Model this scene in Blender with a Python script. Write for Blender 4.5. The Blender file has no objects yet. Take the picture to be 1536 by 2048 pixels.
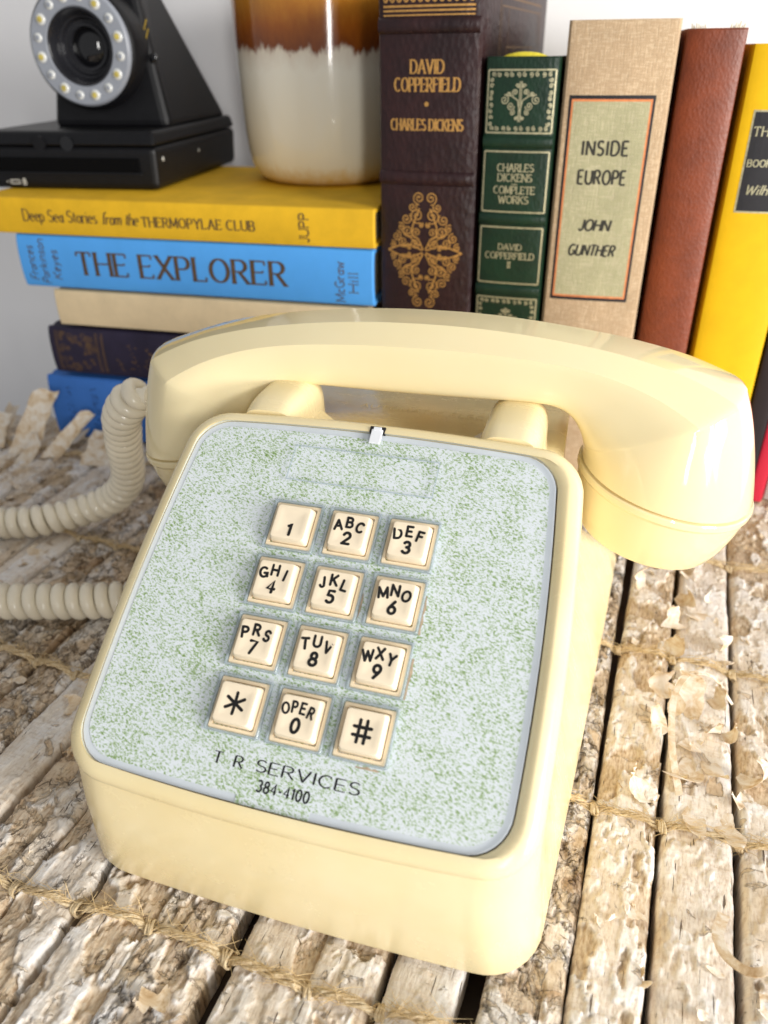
import bpy, bmesh, math, random
import numpy as np
from mathutils import Vector, Matrix, Euler
R_ = math.radians
random.seed(11)
S = bpy.context.scene
COL = S.collection

# ------------------------------------------------------------------ camera
cam_d = bpy.data.cameras.new('photo_camera')
cam_o = bpy.data.objects.new('photo_camera', cam_d); COL.objects.link(cam_o)
cam_d.sensor_fit = 'VERTICAL'; cam_d.sensor_height = 36.0
cam_d.lens = 1560.08 / 2048 * 36.0
cam_d.clip_start = 0.01; cam_d.clip_end = 60
pit, rol = 0.5320, -0.0108
fw = Vector((0, math.cos(pit), -math.sin(pit))); rt = Vector((1, 0, 0)); up = rt.cross(fw)
r2 = math.cos(rol) * rt + math.sin(rol) * up; u2 = -math.sin(rol) * rt + math.cos(rol) * up
cam_o.matrix_world = Matrix(((r2.x, u2.x, -fw.x, 0), (r2.y, u2.y, -fw.y, 0), (r2.z, u2.z, -fw.z, .228), (0, 0, 0, 1)))
cam_d.dof.use_dof = True; cam_d.dof.focus_distance = 0.262; cam_d.dof.aperture_fstop = 11.0
S.camera = cam_o
# ------------------------------------------------------------------ world and window light
w = bpy.data.worlds.new('World'); S.world = w; w.use_nodes = True
bg = w.node_tree.nodes['Background']; bg.inputs[0].default_value = (0.98, 0.985, 1.0, 1); bg.inputs[1].default_value = 0.33
def window_pane(loc, sx, sy, target, energy):
    l = bpy.data.lights.new('window_light', 'AREA'); l.shape = 'RECTANGLE'; l.size = sx; l.size_y = sy
    l.energy = energy; l.color = (1.0, 0.98, 0.945)
    o = bpy.data.objects.new('window_light', l); COL.objects.link(o)
    o.location = loc
    o.rotation_euler = (Vector(target) - Vector(loc)).to_track_quat('-Z', 'Z').to_euler()
    return o
TGT = Vector((0.0, 0.30, 0.08))
def window(centre, cols, rows, pw, phh, gap, energy):   # panes of one window of the room
    wd = (TGT - centre); wd.z = 0; wd.normalize(); wr = wd.cross(Vector((0, 0, 1))).normalized()
    for i in range(cols):
        for j in range(rows):
            p = centre + wr * ((i - (cols - 1) / 2) * (pw + gap)) + Vector((0, 0, (j - (rows - 1) / 2) * (phh + gap)))
            window_pane(p, pw, phh, p + wd, energy)
window(Vector((1.20, -0.74, 0.42)), 2, 2, .23, .42, .035, 9.6)      # tall window to the right
window(Vector((0.30, -1.50, 0.46)), 1, 2, .13, .40, .03, 5.0)       # narrow window behind the photographer
S.view_settings.view_transform = 'Standard'; S.view_settings.look = 'None'
S.view_settings.exposure = 0.0; S.view_settings.gamma = 1.0
S.render.resolution_x, S.render.resolution_y = 768, 1024
S.cycles.max_bounces = 8; S.cycles.transparent_max_bounces = 12

# ------------------------------------------------------------------ materials
def srgb(r, g, b):
    f = lambda c: (c / 255 / 12.92) if c / 255 <= .04045 else ((c / 255 + .055) / 1.055) ** 2.4
    return (f(r), f(g), f(b), 1)
class NT:
    def __init__(s, name):
        s.m = bpy.data.materials.new(name); s.m.use_nodes = True
        s.t = s.m.node_tree; s.n = s.t.nodes; s.b = s.n['Principled BSDF']; s.out = s.n['Material Output']
    def add(s, typ, **k):
        nd = s.n.new(typ)
        for a, v in k.items(): setattr(nd, a, v)
        return nd
    def link(s, a, b): s.t.links.new(a, b)
    def noise(s, vec, scale, detail=4, rough=.6, dist=0.0):
        nd = s.add('ShaderNodeTexNoise'); nd.inputs['Scale'].default_value = scale
        nd.inputs['Detail'].default_value = detail; nd.inputs['Roughness'].default_value = rough
        nd.inputs['Distortion'].default_value = dist
        if vec is not None: s.link(vec, nd.inputs['Vector'])
        return nd.outputs['Fac']
    def ramp(s, fac, stops, interp='LINEAR'):
        nd = s.add('ShaderNodeValToRGB'); nd.color_ramp.interpolation = interp
        e = nd.color_ramp.elements
        while len(e) < len(stops): e.new(.5)
        for el, (p, c) in zip(e, stops):
            el.position = p; el.color = c if hasattr(c, '__len__') else (c, c, c, 1)
        s.link(fac, nd.inputs[0]); return nd.outputs[0]
    def mix(s, fac, a, b, mode='MIX'):
        nd = s.add('ShaderNodeMix', data_type='RGBA', blend_type=mode)
        for inp, v in ((nd.inputs[0], fac), (nd.inputs[6], a), (nd.inputs[7], b)):
            if isinstance(v, (int, float)): inp.default_value = v
            elif isinstance(v, tuple): inp.default_value = v
            else: s.link(v, inp)
        return nd.outputs[2]
    def math(s, op, a, b=0.0):
        nd = s.add('ShaderNodeMath', operation=op)
        for inp, v in ((nd.inputs[0], a), (nd.inputs[1], b)):
            if isinstance(v, (int, float)): inp.default_value = v
            else: s.link(v, inp)
        return nd.outputs[0]
    def mapping(s, vec, scale=(1, 1, 1), rot=(0, 0, 0)):
        nd = s.add('ShaderNodeMapping'); nd.inputs['Scale'].default_value = scale; nd.inputs['Rotation'].default_value = rot
        s.link(vec, nd.inputs['Vector']); return nd.outputs[0]
    def obj(s): return s.add('ShaderNodeTexCoord').outputs['Object']
    def bump(s, h, strength=.3, dist=.001, prev=None):
        nd = s.add('ShaderNodeBump'); nd.inputs['Strength'].default_value = strength; nd.inputs['Distance'].default_value = dist
        s.link(h, nd.inputs['Height'])
        if prev is not None: s.link(prev, nd.inputs['Normal'])
        return nd.outputs[0]
    def base(s, v):
        i = s.b.inputs['Base Color']
        if isinstance(v, tuple): i.default_value = v
        else: s.link(v, i)
    def set(s, **k):
        for a, v in k.items(): s.b.inputs[a.replace('_', ' ')].default_value = v
        return s
def simple(name, col, rough=.5, var=.06, scale=60, bump=0.0, bscale=300, bdist=.0003, metal=0.0, spec=.5, coat=0.0):
    t = NT(name); o = t.obj(); n = t.noise(o, scale, 5)
    dark = tuple(c * (1 - 2.2 * var) for c in col[:3]) + (1,); lite = tuple(min(1, c * (1 + var)) for c in col[:3]) + (1,)
    t.base(t.ramp(n, [(.3, dark), (.7, lite)]))
    t.set(Roughness=rough, Metallic=metal); t.b.inputs['Specular IOR Level'].default_value = spec
    if coat: t.b.inputs['Coat Weight'].default_value = coat; t.b.inputs['Coat Roughness'].default_value = .06
    if bump: t.link(t.bump(t.noise(o, bscale, 4), bump, bdist), t.b.inputs['Normal'])
    return t.m
def plastic(name, a, b, rough=.22):
    # aged ivory plastic: patchy yellowing, faint scuffs
    t = NT(name); o = t.obj()
    n = t.noise(o, 14, 4, .6); sp = t.noise(o, 900, 2, .5)
    c = t.ramp(n, [(.3, a), (.72, b)])
    specks = t.ramp(sp, [(.80, 0.0), (.83, 1.0)])
    c = t.mix(t.math('MULTIPLY', specks, .35), c, srgb(150, 118, 66))
    t.base(c)
    rr = t.ramp(t.noise(t.mapping(o, (1, 3, 1)), 45, 6, .7), [(.35, (rough * .75,) * 3 + (1,)), (.7, (rough * 1.7,) * 3 + (1,))])
    t.link(rr, t.b.inputs['Roughness'])
    t.link(t.bump(t.noise(o, 35, 3), .05, .002), t.b.inputs['Normal'])
    t.b.inputs['Subsurface Weight'].default_value = .06
    t.b.inputs['Subsurface Radius'].default_value = (.004, .003, .0015); t.b.inputs['Subsurface Scale'].default_value = 1.0
    return t.m
M = {}
M['ivory'] = plastic('ivory_plastic', srgb(238, 217, 164), srgb(244, 230, 188), .2)
M['handset'] = plastic('handset_plastic', srgb(242, 225, 178), srgb(244, 230, 188), .06)
M['key'] = simple('key_plastic', srgb(247, 230, 201), .3, .03, 80)
M['keybase'] = simple('key_base_plastic', srgb(243, 223, 189), .35, .05, 90)
M['ink'] = simple('black_ink', srgb(22, 20, 20), .45, .1)
M['cord'] = simple('cord_vinyl', srgb(238, 229, 208), .14, .05, 40)
def m_paper():
    t = NT('speckled_green_paper'); o = t.obj()
    v = t.mapping(o, (1, 1, 1), (0, 0, R_(22)))
    v2 = t.mapping(v, (.62, 1.15, 1))
    a = t.noise(v2, 1500, 4, .75, .3); b = t.noise(v, 95, 3, .55); d = t.noise(v, 26, 2, .5)
    f = t.math('ADD', a, t.math('MULTIPLY', t.math('SUBTRACT', b, .5), .16))
    f = t.math('ADD', f, t.math('MULTIPLY', t.math('SUBTRACT', d, .5), .07))
    c = t.ramp(f, [(.455, srgb(244, 246, 247)), (.51, srgb(230, 236, 230)), (.56, srgb(184, 203, 154)), (.65, srgb(122, 154, 76))])
    t.base(c); t.set(Roughness=.6); return t.m
M['paper'] = m_paper()
def m_clear():
    t = NT('clear_plastic'); n = t.n
    tr = t.add('ShaderNodeBsdfTransparent'); tr.inputs[0].default_value = (.97, .98, .99, 1)
    gl = t.add('ShaderNodeBsdfGlossy'); gl.inputs['Roughness'].default_value = .07
    lw = t.add('ShaderNodeLayerWeight'); lw.inputs[0].default_value = .5
    ge = t.add('ShaderNodeNewGeometry')
    fc = t.math('ADD', t.math('MULTIPLY', t.math('POWER', lw.outputs['Facing'], 4.0), .7), .035)
    fc = t.math('MULTIPLY', fc, t.math('SUBTRACT', 1.0, ge.outputs['Backfacing']))
    mx = t.add('ShaderNodeMixShader'); t.link(fc, mx.inputs[0]); t.link(tr.outputs[0], mx.inputs[1]); t.link(gl.outputs[0], mx.inputs[2])
    t.link(mx.outputs[0], t.out.inputs[0]); return t.m
M['clear'] = m_clear()
def m_edge():
    t = NT('clear_plastic_edge')
    tr = t.add('ShaderNodeBsdfTransparent'); tr.inputs[0].default_value = (.9, .93, .95, 1)
    t.base(srgb(196, 206, 212)); t.set(Roughness=.15)
    mx = t.add('ShaderNodeMixShader'); mx.inputs[0].default_value = .4
    t.link(tr.outputs[0], mx.inputs[1]); t.link(t.b.outputs[0], mx.inputs[2]); t.link(mx.outputs[0], t.out.inputs[0]); return t.m
M['clear_edge'] = m_edge()
M['border'] = simple('grey_border_plastic', srgb(234, 237, 239), .2, .04)
M['white_plastic'] = simple('white_plastic', srgb(236, 238, 242), .3, .03)
M['torn'] = simple('torn_card', srgb(206, 178, 146), .8, .15, 400)
M['rubber'] = simple('rubber', srgb(30, 28, 27), .8)
M['black'] = simple('black_camera_plastic', srgb(15, 15, 18), .45, .12, 200, .12, 2500, .0002, spec=.3)
M['black_gloss'] = simple('black_lens', srgb(12, 12, 15), .08, .1, coat=.6)
M['ringgrey'] = simple('frosted_ring', srgb(140, 144, 153), .35, .03)
M['slot_black'] = simple('slot_shadow_black', srgb(5, 5, 6), .9, .05, spec=.1)
M['barrel'] = simple('lens_barrel_black', srgb(34, 34, 38), .22, .1)
M['led_white'] = simple('led_lens', srgb(206, 207, 204), .15, .05)
M['led_yellow'] = simple('led_phosphor', srgb(196, 178, 92), .3, .2, 900)
M['print_white'] = simple('pale_print', srgb(186, 184, 176), .6, .1)
M['print_yellow'] = simple('yellow_print', srgb(170, 140, 40), .6, .1)
M['pages'] = simple('page_edges', srgb(226, 212, 182), .8, .12, 500, .3, 1500, .0004)
def cloth(name, col, rough=.75, weave=.25, var=.08, spec=.3, stain=None):
    t = NT(name); o = t.obj()
    n = t.noise(o, 40, 6, .65)
    dark = tuple(c * (1 - 2.5 * var) for c in col[:3]) + (1,); lite = tuple(min(1, c * (1 + var)) for c in col[:3]) + (1,)
    c = t.ramp(n, [(.3, dark), (.7, lite)])
    w1 = t.noise(t.mapping(o, (1, 1, .12)), 1700, 2); w2 = t.noise(t.mapping(o, (.12, 1, 1)), 1700, 2)
    wv = t.math('ADD', w1, w2)
    if stain: c = t.mix(t.math('MULTIPLY', t.ramp(wv, [(.85, 0.0), (1.15, 1.0)]), .5), c, stain)
    t.base(c); t.set(Roughness=rough); t.b.inputs['Specular IOR Level'].default_value = spec
    t.link(t.bump(wv, weave, .0004), t.b.inputs['Normal']); return t.m
def leather(name, col, dark, rough=.42, scale=420, var=(.35, .65), strength=.55):
    t = NT(name); o = t.obj()
    c = t.ramp(t.noise(o, 28, 7, .7), [(var[0], dark), (var[1], col)])
    vo = t.add('ShaderNodeTexVoronoi'); vo.inputs['Scale'].default_value = scale; t.link(t.mapping(o, (1, 1, .6), (0, .6, 0)), vo.inputs['Vector'])
    h = t.math('ADD', vo.outputs['Distance'], t.math('MULTIPLY', t.noise(o, scale * .6, 4), .7))
    t.base(c); t.set(Roughness=rough)
    t.link(t.bump(h, strength, .0005), t.b.inputs['Normal']); return t.m
M['yellow_cloth'] = cloth('mustard_cloth', srgb(226, 178, 36), .7, .15, .07)
M['blue_cloth'] = cloth('sky_blue_cloth', srgb(84, 165, 240), .6, .12, .03)
M['cream_cloth'] = cloth('cream_cover', srgb(226, 204, 166), .75, .1, .06)
M['purple_cloth'] = cloth('dark_purple_cloth', srgb(46, 40, 62), .6, .2, .16)
M['blue2_cloth'] = cloth('mid_blue_cloth', srgb(62, 118, 200), .7, .15, .06)
M['linen'] = cloth('beige_linen', srgb(216, 190, 156), .85, .7, .09, stain=srgb(170, 138, 104))
M['yellow2_cloth'] = cloth('bright_yellow_cloth', srgb(238, 188, 8), .6, .1, .05)
M['red_cloth'] = cloth('red_cloth', srgb(200, 36, 60), .6, .1, .05)
M['dark_cloth'] = cloth('black_cloth', srgb(40, 30, 32), .6, .1, .1)
M['grey_cloth'] = cloth('pale_grey_cloth', srgb(186, 178, 172), .7, .1, .1)
M['maroon'] = leather('maroon_leather', srgb(50, 24, 25), srgb(30, 13, 16), .42, 420)
M['green'] = leather('green_leather', srgb(18, 52, 32), srgb(10, 34, 21), .4, 700, strength=.3)
M['tan'] = leather('russet_leather', srgb(150, 68, 28), srgb(92, 38, 16), .46, 900, (.25, .75), .25)
def foil(name, col, r=.35):
    t = NT(name); o = t.obj()
    t.base(t.ramp(t.noise(o, 900, 4, .7), [(.3, tuple(c * .55 for c in col[:3]) + (1,)), (.65, col)])); t.set(Metallic=.55, Roughness=r); return t.m
M['gold'] = foil('gold_foil', srgb(232, 176, 100)); M['palegold'] = foil('pale_gold_foil', srgb(214, 206, 168)); M['dullgold'] = foil('worn_gold_foil', srgb(138, 108, 78), .6)
M['brown_ink'] = simple('brown_print', srgb(92, 70, 44), .6, .2, 500)
M['navy_ink'] = simple('navy_print', srgb(30, 58, 110), .6, .2, 500)
M['label_green'] = cloth('sage_label', srgb(198, 189, 154), .8, .6, .09, stain=srgb(160, 158, 118))
M['label_black'] = simple('black_label', srgb(28, 26, 32), .55, .15, 400)
M['label_orange'] = simple('orange_rule', srgb(226, 138, 84), .7, .1, 400)
def m_mug():
    t = NT('drip_glazed_ceramic'); o = t.obj()
    sp = t.add('ShaderNodeSeparateXYZ'); t.link(o, sp.inputs[0])
    n = t.noise(t.mapping(o, (1, 1, .35)), 130, 6, .75); z = t.math('ADD', sp.outputs[2], t.math('MULTIPLY', t.math('SUBTRACT', n, .5), .022))
    mr = t.add('ShaderNodeMapRange'); mr.inputs[1].default_value = 0; mr.inputs[2].default_value = .125; t.link(z, mr.inputs[0])
    c = t.ramp(mr.outputs[0], [(0, srgb(222, 186, 110)), (.10, srgb(238, 228, 202)), (.5, srgb(240, 236, 222)), (.575, srgb(226, 216, 200)), (.60, srgb(120, 62, 22)), (.68, srgb(152, 84, 22)), (.82, srgb(196, 134, 46)), (1, srgb(176, 112, 30))])
    t.base(c); t.set(Roughness=.12); t.b.inputs['Coat Weight'].default_value = .5
    t.link(t.bump(t.noise(o, 90, 3), .08, .001), t.b.inputs['Normal']); return t.m
M['mug'] = m_mug()
def m_bark():
    t = NT('birch_bark')
    at = t.add('ShaderNodeAttribute', attribute_name='bk'); v = at.outputs['Vector']
    la = t.add('ShaderNodeAttribute', attribute_name='lay'); sl = t.add('ShaderNodeSeparateColor'); t.link(la.outputs['Color'], sl.inputs[0])
    tone = t.add('ShaderNodeAttribute', attribute_name='tone', attribute_type='OBJECT').outputs['Fac']
    tn = t.math('SUBTRACT', tone, .35)
    warp = t.noise(v, 1.3, 4, .6)
    lo = t.noise(t.mapping(v, (.35, .8, 1)), .8, 4, .6)
    a = t.noise(t.mapping(v, (.55, .85, 1)), .62, 7, .58, .6)
    b = t.noise(t.mapping(v, (1.0, .7, 1)), 1.2, 7, .58, .9)
    g = t.noise(t.mapping(v, (.8, 2.6, 1)), 4, 6, .62)      # fibres along the strip
    k = t.noise(t.mapping(v, (4.5, .6, 1)), 1.6, 4, .6)       # wrinkles across it
    aa = t.math('ADD', a, t.math('MULTIPLY', tn, .36)); bb = t.math('ADD', b, t.math('MULTIPLY', tn, .26))
    c = t.ramp(lo, [(.38, srgb(246, 244, 242)), (.56, srgb(239, 231, 220)), (.76, srgb(224, 206, 182))])
    c = t.mix(t.ramp(k, [(.52, 0.0), (.75, .35)]), c, srgb(206, 172, 128))
    pa = t.ramp(aa, [(.60, 0.0), (.625, 1.0)]); pb = t.ramp(bb, [(.61, 0.0), (.64, 1.0)])
    pc = t.ramp(aa, [(.70, 0.0), (.72, 1.0)])
    c = t.mix(t.math('MULTIPLY', pa, .85), c, t.ramp(b, [(.35, srgb(224, 206, 178)), (.65, srgb(190, 158, 120))]))
    c = t.mix(t.math('MULTIPLY', pb, .6), c, t.ramp(a, [(.35, srgb(224, 204, 172)), (.65, srgb(186, 154, 118))]))
    c = t.mix(t.math('MULTIPLY', t.math('SUBTRACT', 1.0, sl.outputs[2]), .55), c, t.ramp(g, [(.35, srgb(206, 178, 140)), (.6, srgb(228, 208, 178))]))
    c = t.mix(t.math('MULTIPLY', t.math('SUBTRACT', 1.0, sl.outputs[0]), .8), c, t.ramp(g, [(.32, srgb(182, 150, 112)), (.5, srgb(210, 184, 148)), (.68, srgb(230, 212, 184))]))
    c = t.mix(t.math('MULTIPLY', pc, .6), c, srgb(160, 124, 88))
    ea = t.ramp(aa, [(.515, 0.0), (.535, 1.0), (.552, 0.0)]); eb = t.ramp(bb, [(.54, 0.0), (.556, 1.0), (.57, 0.0)])
    c = t.mix(t.ramp(g, [(.32, .35), (.5, 0.0)]), c, srgb(158, 122, 84))
    c = t.mix(t.ramp(tone, [(.45, 0.0), (.95, .5)]), c, t.ramp(g, [(.3, srgb(98, 76, 56)), (.65, srgb(188, 158, 122))]))
    ln = t.noise(t.mapping(v, (.42, 5.0, 1)), 1.5, 3, .55); lm = t.ramp(ln, [(.675, 0.0), (.70, 1.0)])
    c = t.mix(t.math('MULTIPLY', lm, .85), c, srgb(74, 52, 36))
    c = t.mix(t.math('MULTIPLY', sl.outputs[1], .85), c, srgb(56, 40, 28))
    wv = t.add('ShaderNodeVectorMath', operation='ADD'); t.link(t.mapping(v, (.8, 1.1, 1)), wv.inputs[0])
    nc = t.add('ShaderNodeTexNoise'); nc.inputs['Scale'].default_value = 2.2; nc.inputs['Detail'].default_value = 5; t.link(v, nc.inputs['Vector'])
    sc = t.add('ShaderNodeVectorMath', operation='SCALE'); sc.inputs['Scale'].default_value = 1.5; t.link(nc.outputs['Color'], sc.inputs[0]); t.link(sc.outputs[0], wv.inputs[1])
    vo = t.add('ShaderNodeTexVoronoi', feature='DISTANCE_TO_EDGE'); vo.inputs['Scale'].default_value = .9; t.link(wv.outputs[0], vo.inputs['Vector'])
    vo2 = t.add('ShaderNodeTexVoronoi', feature='DISTANCE_TO_EDGE'); vo2.inputs['Scale'].default_value = 4.3; t.link(wv.outputs[0], vo2.inputs['Vector'])
    gate = t.ramp(t.math('ADD', warp, t.math('MULTIPLY', tn, .7)), [(.56, 0.0), (.70, 1.0)])
    ck = t.math('MULTIPLY', gate, t.math('MAXIMUM', t.ramp(vo.outputs['Distance'], [(.0, 1.0), (.075, 0.0)]), t.math('MULTIPLY', t.ramp(vo2.outputs['Distance'], [(.0, 1.0), (.06, 0.0)]), .25)))
    c = t.mix(t.math('MULTIPLY', ck, .75), c, srgb(84, 62, 44))
    t.base(c); t.set(Roughness=.68); t.b.inputs['Specular IOR Level'].default_value = .35
    h = t.math('SUBTRACT', t.math('MULTIPLY', pa, -.8), t.math('MULTIPLY', pb, .55))
    h = t.math('ADD', h, t.math('MULTIPLY', g, .22)); h = t.math('ADD', h, t.math('MULTIPLY', k, .3)); h = t.math('SUBTRACT', h, t.math('MULTIPLY', lm, .4)); h = t.math('SUBTRACT', h, t.math('MULTIPLY', ck, .7))
    t.link(t.bump(h, 1.0, .0012), t.b.inputs['Normal']); return t.m
M['bark'] = m_bark()
def m_curl():
    t = NT('bark_paper'); o = t.obj(); n = t.noise(o, 160, 6, .7, .5)
    t.base(t.ramp(n, [(.30, srgb(180, 146, 104)), (.44, srgb(216, 194, 162)), (.60, srgb(236, 228, 216))])); t.set(Roughness=.6)
    t.b.inputs['Subsurface Weight'].default_value = .0
    t.link(t.bump(n, .4, .0006), t.b.inputs['Normal']); return t.m
M['curl'] = m_curl()
def m_twine():
    t = NT('jute_twine'); o = t.obj(); n = t.noise(o, 700, 5, .7)
    t.base(t.ramp(n, [(.3, srgb(172, 146, 108)), (.5, srgb(208, 186, 148)), (.7, srgb(230, 216, 186))])); t.set(Roughness=.85)
    t.link(t.bump(n, .6, .0005), t.b.inputs['Normal']); return t.m
M['twine'] = m_twine()
M['fuzz'] = simple('jute_fibre', srgb(222, 196, 148), .7, .1)
def m_wall():
    t = NT('painted_wall'); o = t.obj()
    t.base(t.ramp(t.noise(o, 6, 4), [(.3, srgb(238, 237, 238)), (.7, srgb(243, 242, 243))])); t.set(Roughness=.7)
    t.link(t.bump(t.noise(o, 300, 5), .12, .0005), t.b.inputs['Normal']); return t.m
M['wall'] = m_wall()
M['table'] = simple('dark_table_wood', srgb(52, 36, 26), .6, .25, 30)

# ------------------------------------------------------------------ helpers (mm inside, metres in the scene)
def rawmesh(name, V, F, mats, smooth=True, ang=38, mi=None, recalc=True):
    me = bpy.data.meshes.new(name)
    me.from_pydata((np.asarray(V, float) * .001).tolist(), [], [tuple(int(i) for i in f) for f in F])
    if not isinstance(mats, (list, tuple)): mats = [mats]
    for m in mats: me.materials.append(M[m] if isinstance(m, str) else m)
    if mi is not None: me.polygons.foreach_set('material_index', mi)
    if recalc:
        bm = bmesh.new(); bm.from_mesh(me); bmesh.ops.recalc_face_normals(bm, faces=bm.faces); bm.to_mesh(me); bm.free()
    if smooth:
        me.polygons.foreach_set('use_smooth', [True] * len(me.polygons))
        me.set_sharp_from_angle(angle=R_(ang))
    me.update(); return me
def link(name, me, parent=None):
    o = bpy.data.objects.new(name, me); COL.objects.link(o)
    if parent is not None: o.parent = parent
    return o
def mk(name, V, F, mats, parent=None, **k): return link(name, rawmesh(name, V, F, mats, **k), parent)
def thing(name, label, cat, loc=(0, 0, 0), yaw=0, group=None):
    o = bpy.data.objects.new(name, None); COL.objects.link(o); o.empty_display_size = .01
    o.location = Vector(loc) * .001; o.rotation_euler = (0, 0, yaw); o['label'] = label; o['category'] = cat
    if group: o['group'] = group
    return o
class MB:
    def __init__(s): s.V = []; s.F = []; s.mi = []
    def add(s, V, F, m=0):
        b = len(s.V); s.V += [tuple(v) for v in V]; s.F += [tuple(i + b for i in f) for f in F]; s.mi += [m] * len(F); return s
    def box(s, x0, x1, y0, y1, z0, z1, m=0):
        V = [(x, y, z) for z in (z0, z1) for y in (y0, y1) for x in (x0, x1)]
        return s.add(V, [(0, 2, 3, 1), (4, 5, 7, 6), (0, 1, 5, 4), (2, 6, 7, 3), (0, 4, 6, 2), (1, 3, 7, 5)], m)
    def loft(s, rings, cap0=False, cap1=False, m=0, closed=True):
        n = len(rings[0]); V = [tuple(p) for r in rings for p in r]; F = []
        for a in range(len(rings) - 1):
            for i in range(n if closed else n - 1):
                j = (i + 1) % n; F.append((a * n + i, a * n + j, (a + 1) * n + j, (a + 1) * n + i))
        if cap0: F.append(tuple(reversed(range(n))))
        if cap1: F.append(tuple((len(rings) - 1) * n + i for i in range(n)))
        return s.add(V, F, m)
    def lathe(s, prof, n=48, c=(0, 0, 0), axis=None, m=0, cap0=True, cap1=True):
        # prof: (radius, height); axis: 3x3 columns (u, v, w) with w the axis
        ax = axis if axis is not None else np.eye(3)
        rings = []
        for r, h in prof:
            a = np.arange(n) * 2 * math.pi / n
            rings.append(np.array(c) + np.outer(r * np.cos(a), ax[:, 0]) + np.outer(r * np.sin(a), ax[:, 1]) + h * ax[:, 2])
        return s.loft(rings, cap0, cap1, m)
    def tube(s, P, rad, n=8, cap=True, m=0):
        P = np.asarray(P, float); N = len(P)
        T = np.gradient(P, axis=0); T /= np.linalg.norm(T, axis=1)[:, None] + 1e-12
        u = np.cross(T[0], (0, 0, 1.0)); u = u if np.linalg.norm(u) > .1 else np.cross(T[0], (1.0, 0, 0)); u /= np.linalg.norm(u)
        rad = np.broadcast_to(np.asarray(rad, float), (N,)); a = np.arange(n) * 2 * math.pi / n; rings = []
        for i in range(N):
            u = u - T[i] * (u @ T[i]); u /= np.linalg.norm(u); v = np.cross(T[i], u)
            rings.append(P[i] + rad[i] * (np.outer(np.cos(a), u) + np.outer(np.sin(a), v)))
        return s.loft(rings, cap, cap, m)
    def build(s, name, mats, parent=None, **k): return mk(name, s.V, s.F, mats, parent, mi=s.mi if isinstance(mats, (list, tuple)) else None, **k)
def bev(o, wdt=.6, seg=2):
    b = o.modifiers.new('bevel', 'BEVEL'); b.width = wdt * .001; b.segments = seg; b.limit_method = 'ANGLE'; b.angle_limit = R_(40); b.harden_normals = False; return o
def rrect(xt, xb, y0, y1, r, bulge=0.0, byy=0.0, ns=14, nc=9, cx=0.0):
    """rounded rectangle, half-width xb at y0 and xt at y1, sides bowed out by bulge; starts bottom middle, anticlockwise"""
    P = []
    hw = lambda y: xb + (xt - xb) * (y - y0) / (y1 - y0) + bulge * (1 - ((2 * y - y0 - y1) / (y1 - y0)) ** 2)
    by_ = lambda x, w_: byy * (1 - (x / w_) ** 2)
    def corner(cx_, cy, a0):
        return [(cx_ + r * math.cos(a0 + k * math.pi / 2 / (nc - 1)), cy + r * math.sin(a0 + k * math.pi / 2 / (nc - 1))) for k in range(nc)]
    xB, xT = hw(y0 + r), hw(y1 - r)
    c = corner(xB - r, y0 + r, -math.pi / 2)
    bl = [(x, y0 - by_(x, xB - r)) for x in np.linspace(-(xB - r), xB - r, ns + 2)[1:-1]]
    P += bl + c
    ys = np.linspace(y0 + r, y1 - r, ns + 2)[1:-1]
    P += [(hw(y), y) for y in ys]
    P += corner(xT - r, y1 - r, 0)
    P += [(x, y1 + by_(x, xT - r)) for x in np.linspace(xT - r, -(xT - r), ns + 2)[1:-1]]
    P += [(-x, y) for x, y in reversed(corner(xT - r, y1 - r, 0))]
    P += [(-hw(y), y) for y in ys[::-1]]
    P += [(-x, y) for x, y in reversed(corner(xB - r, y0 + r, -math.pi / 2))]
    return np.array([(x + cx, y) for x, y in P])
def catmull(P, n=20):
    P = np.asarray(P, float); Q = np.vstack([2 * P[0] - P[1], P, 2 * P[-1] - P[-2]]); out = []
    for i in range(1, len(Q) - 2):
        for t in np.linspace(0, 1, n, endpoint=False):
            a, b, c, d = Q[i - 1:i + 3]
            out.append(.5 * (2 * b + (c - a) * t + (2 * a - 5 * b + 4 * c - d) * t * t + (3 * b - a - 3 * c + d) * t ** 3))
    out.append(P[-1]); return np.array(out)
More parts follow.
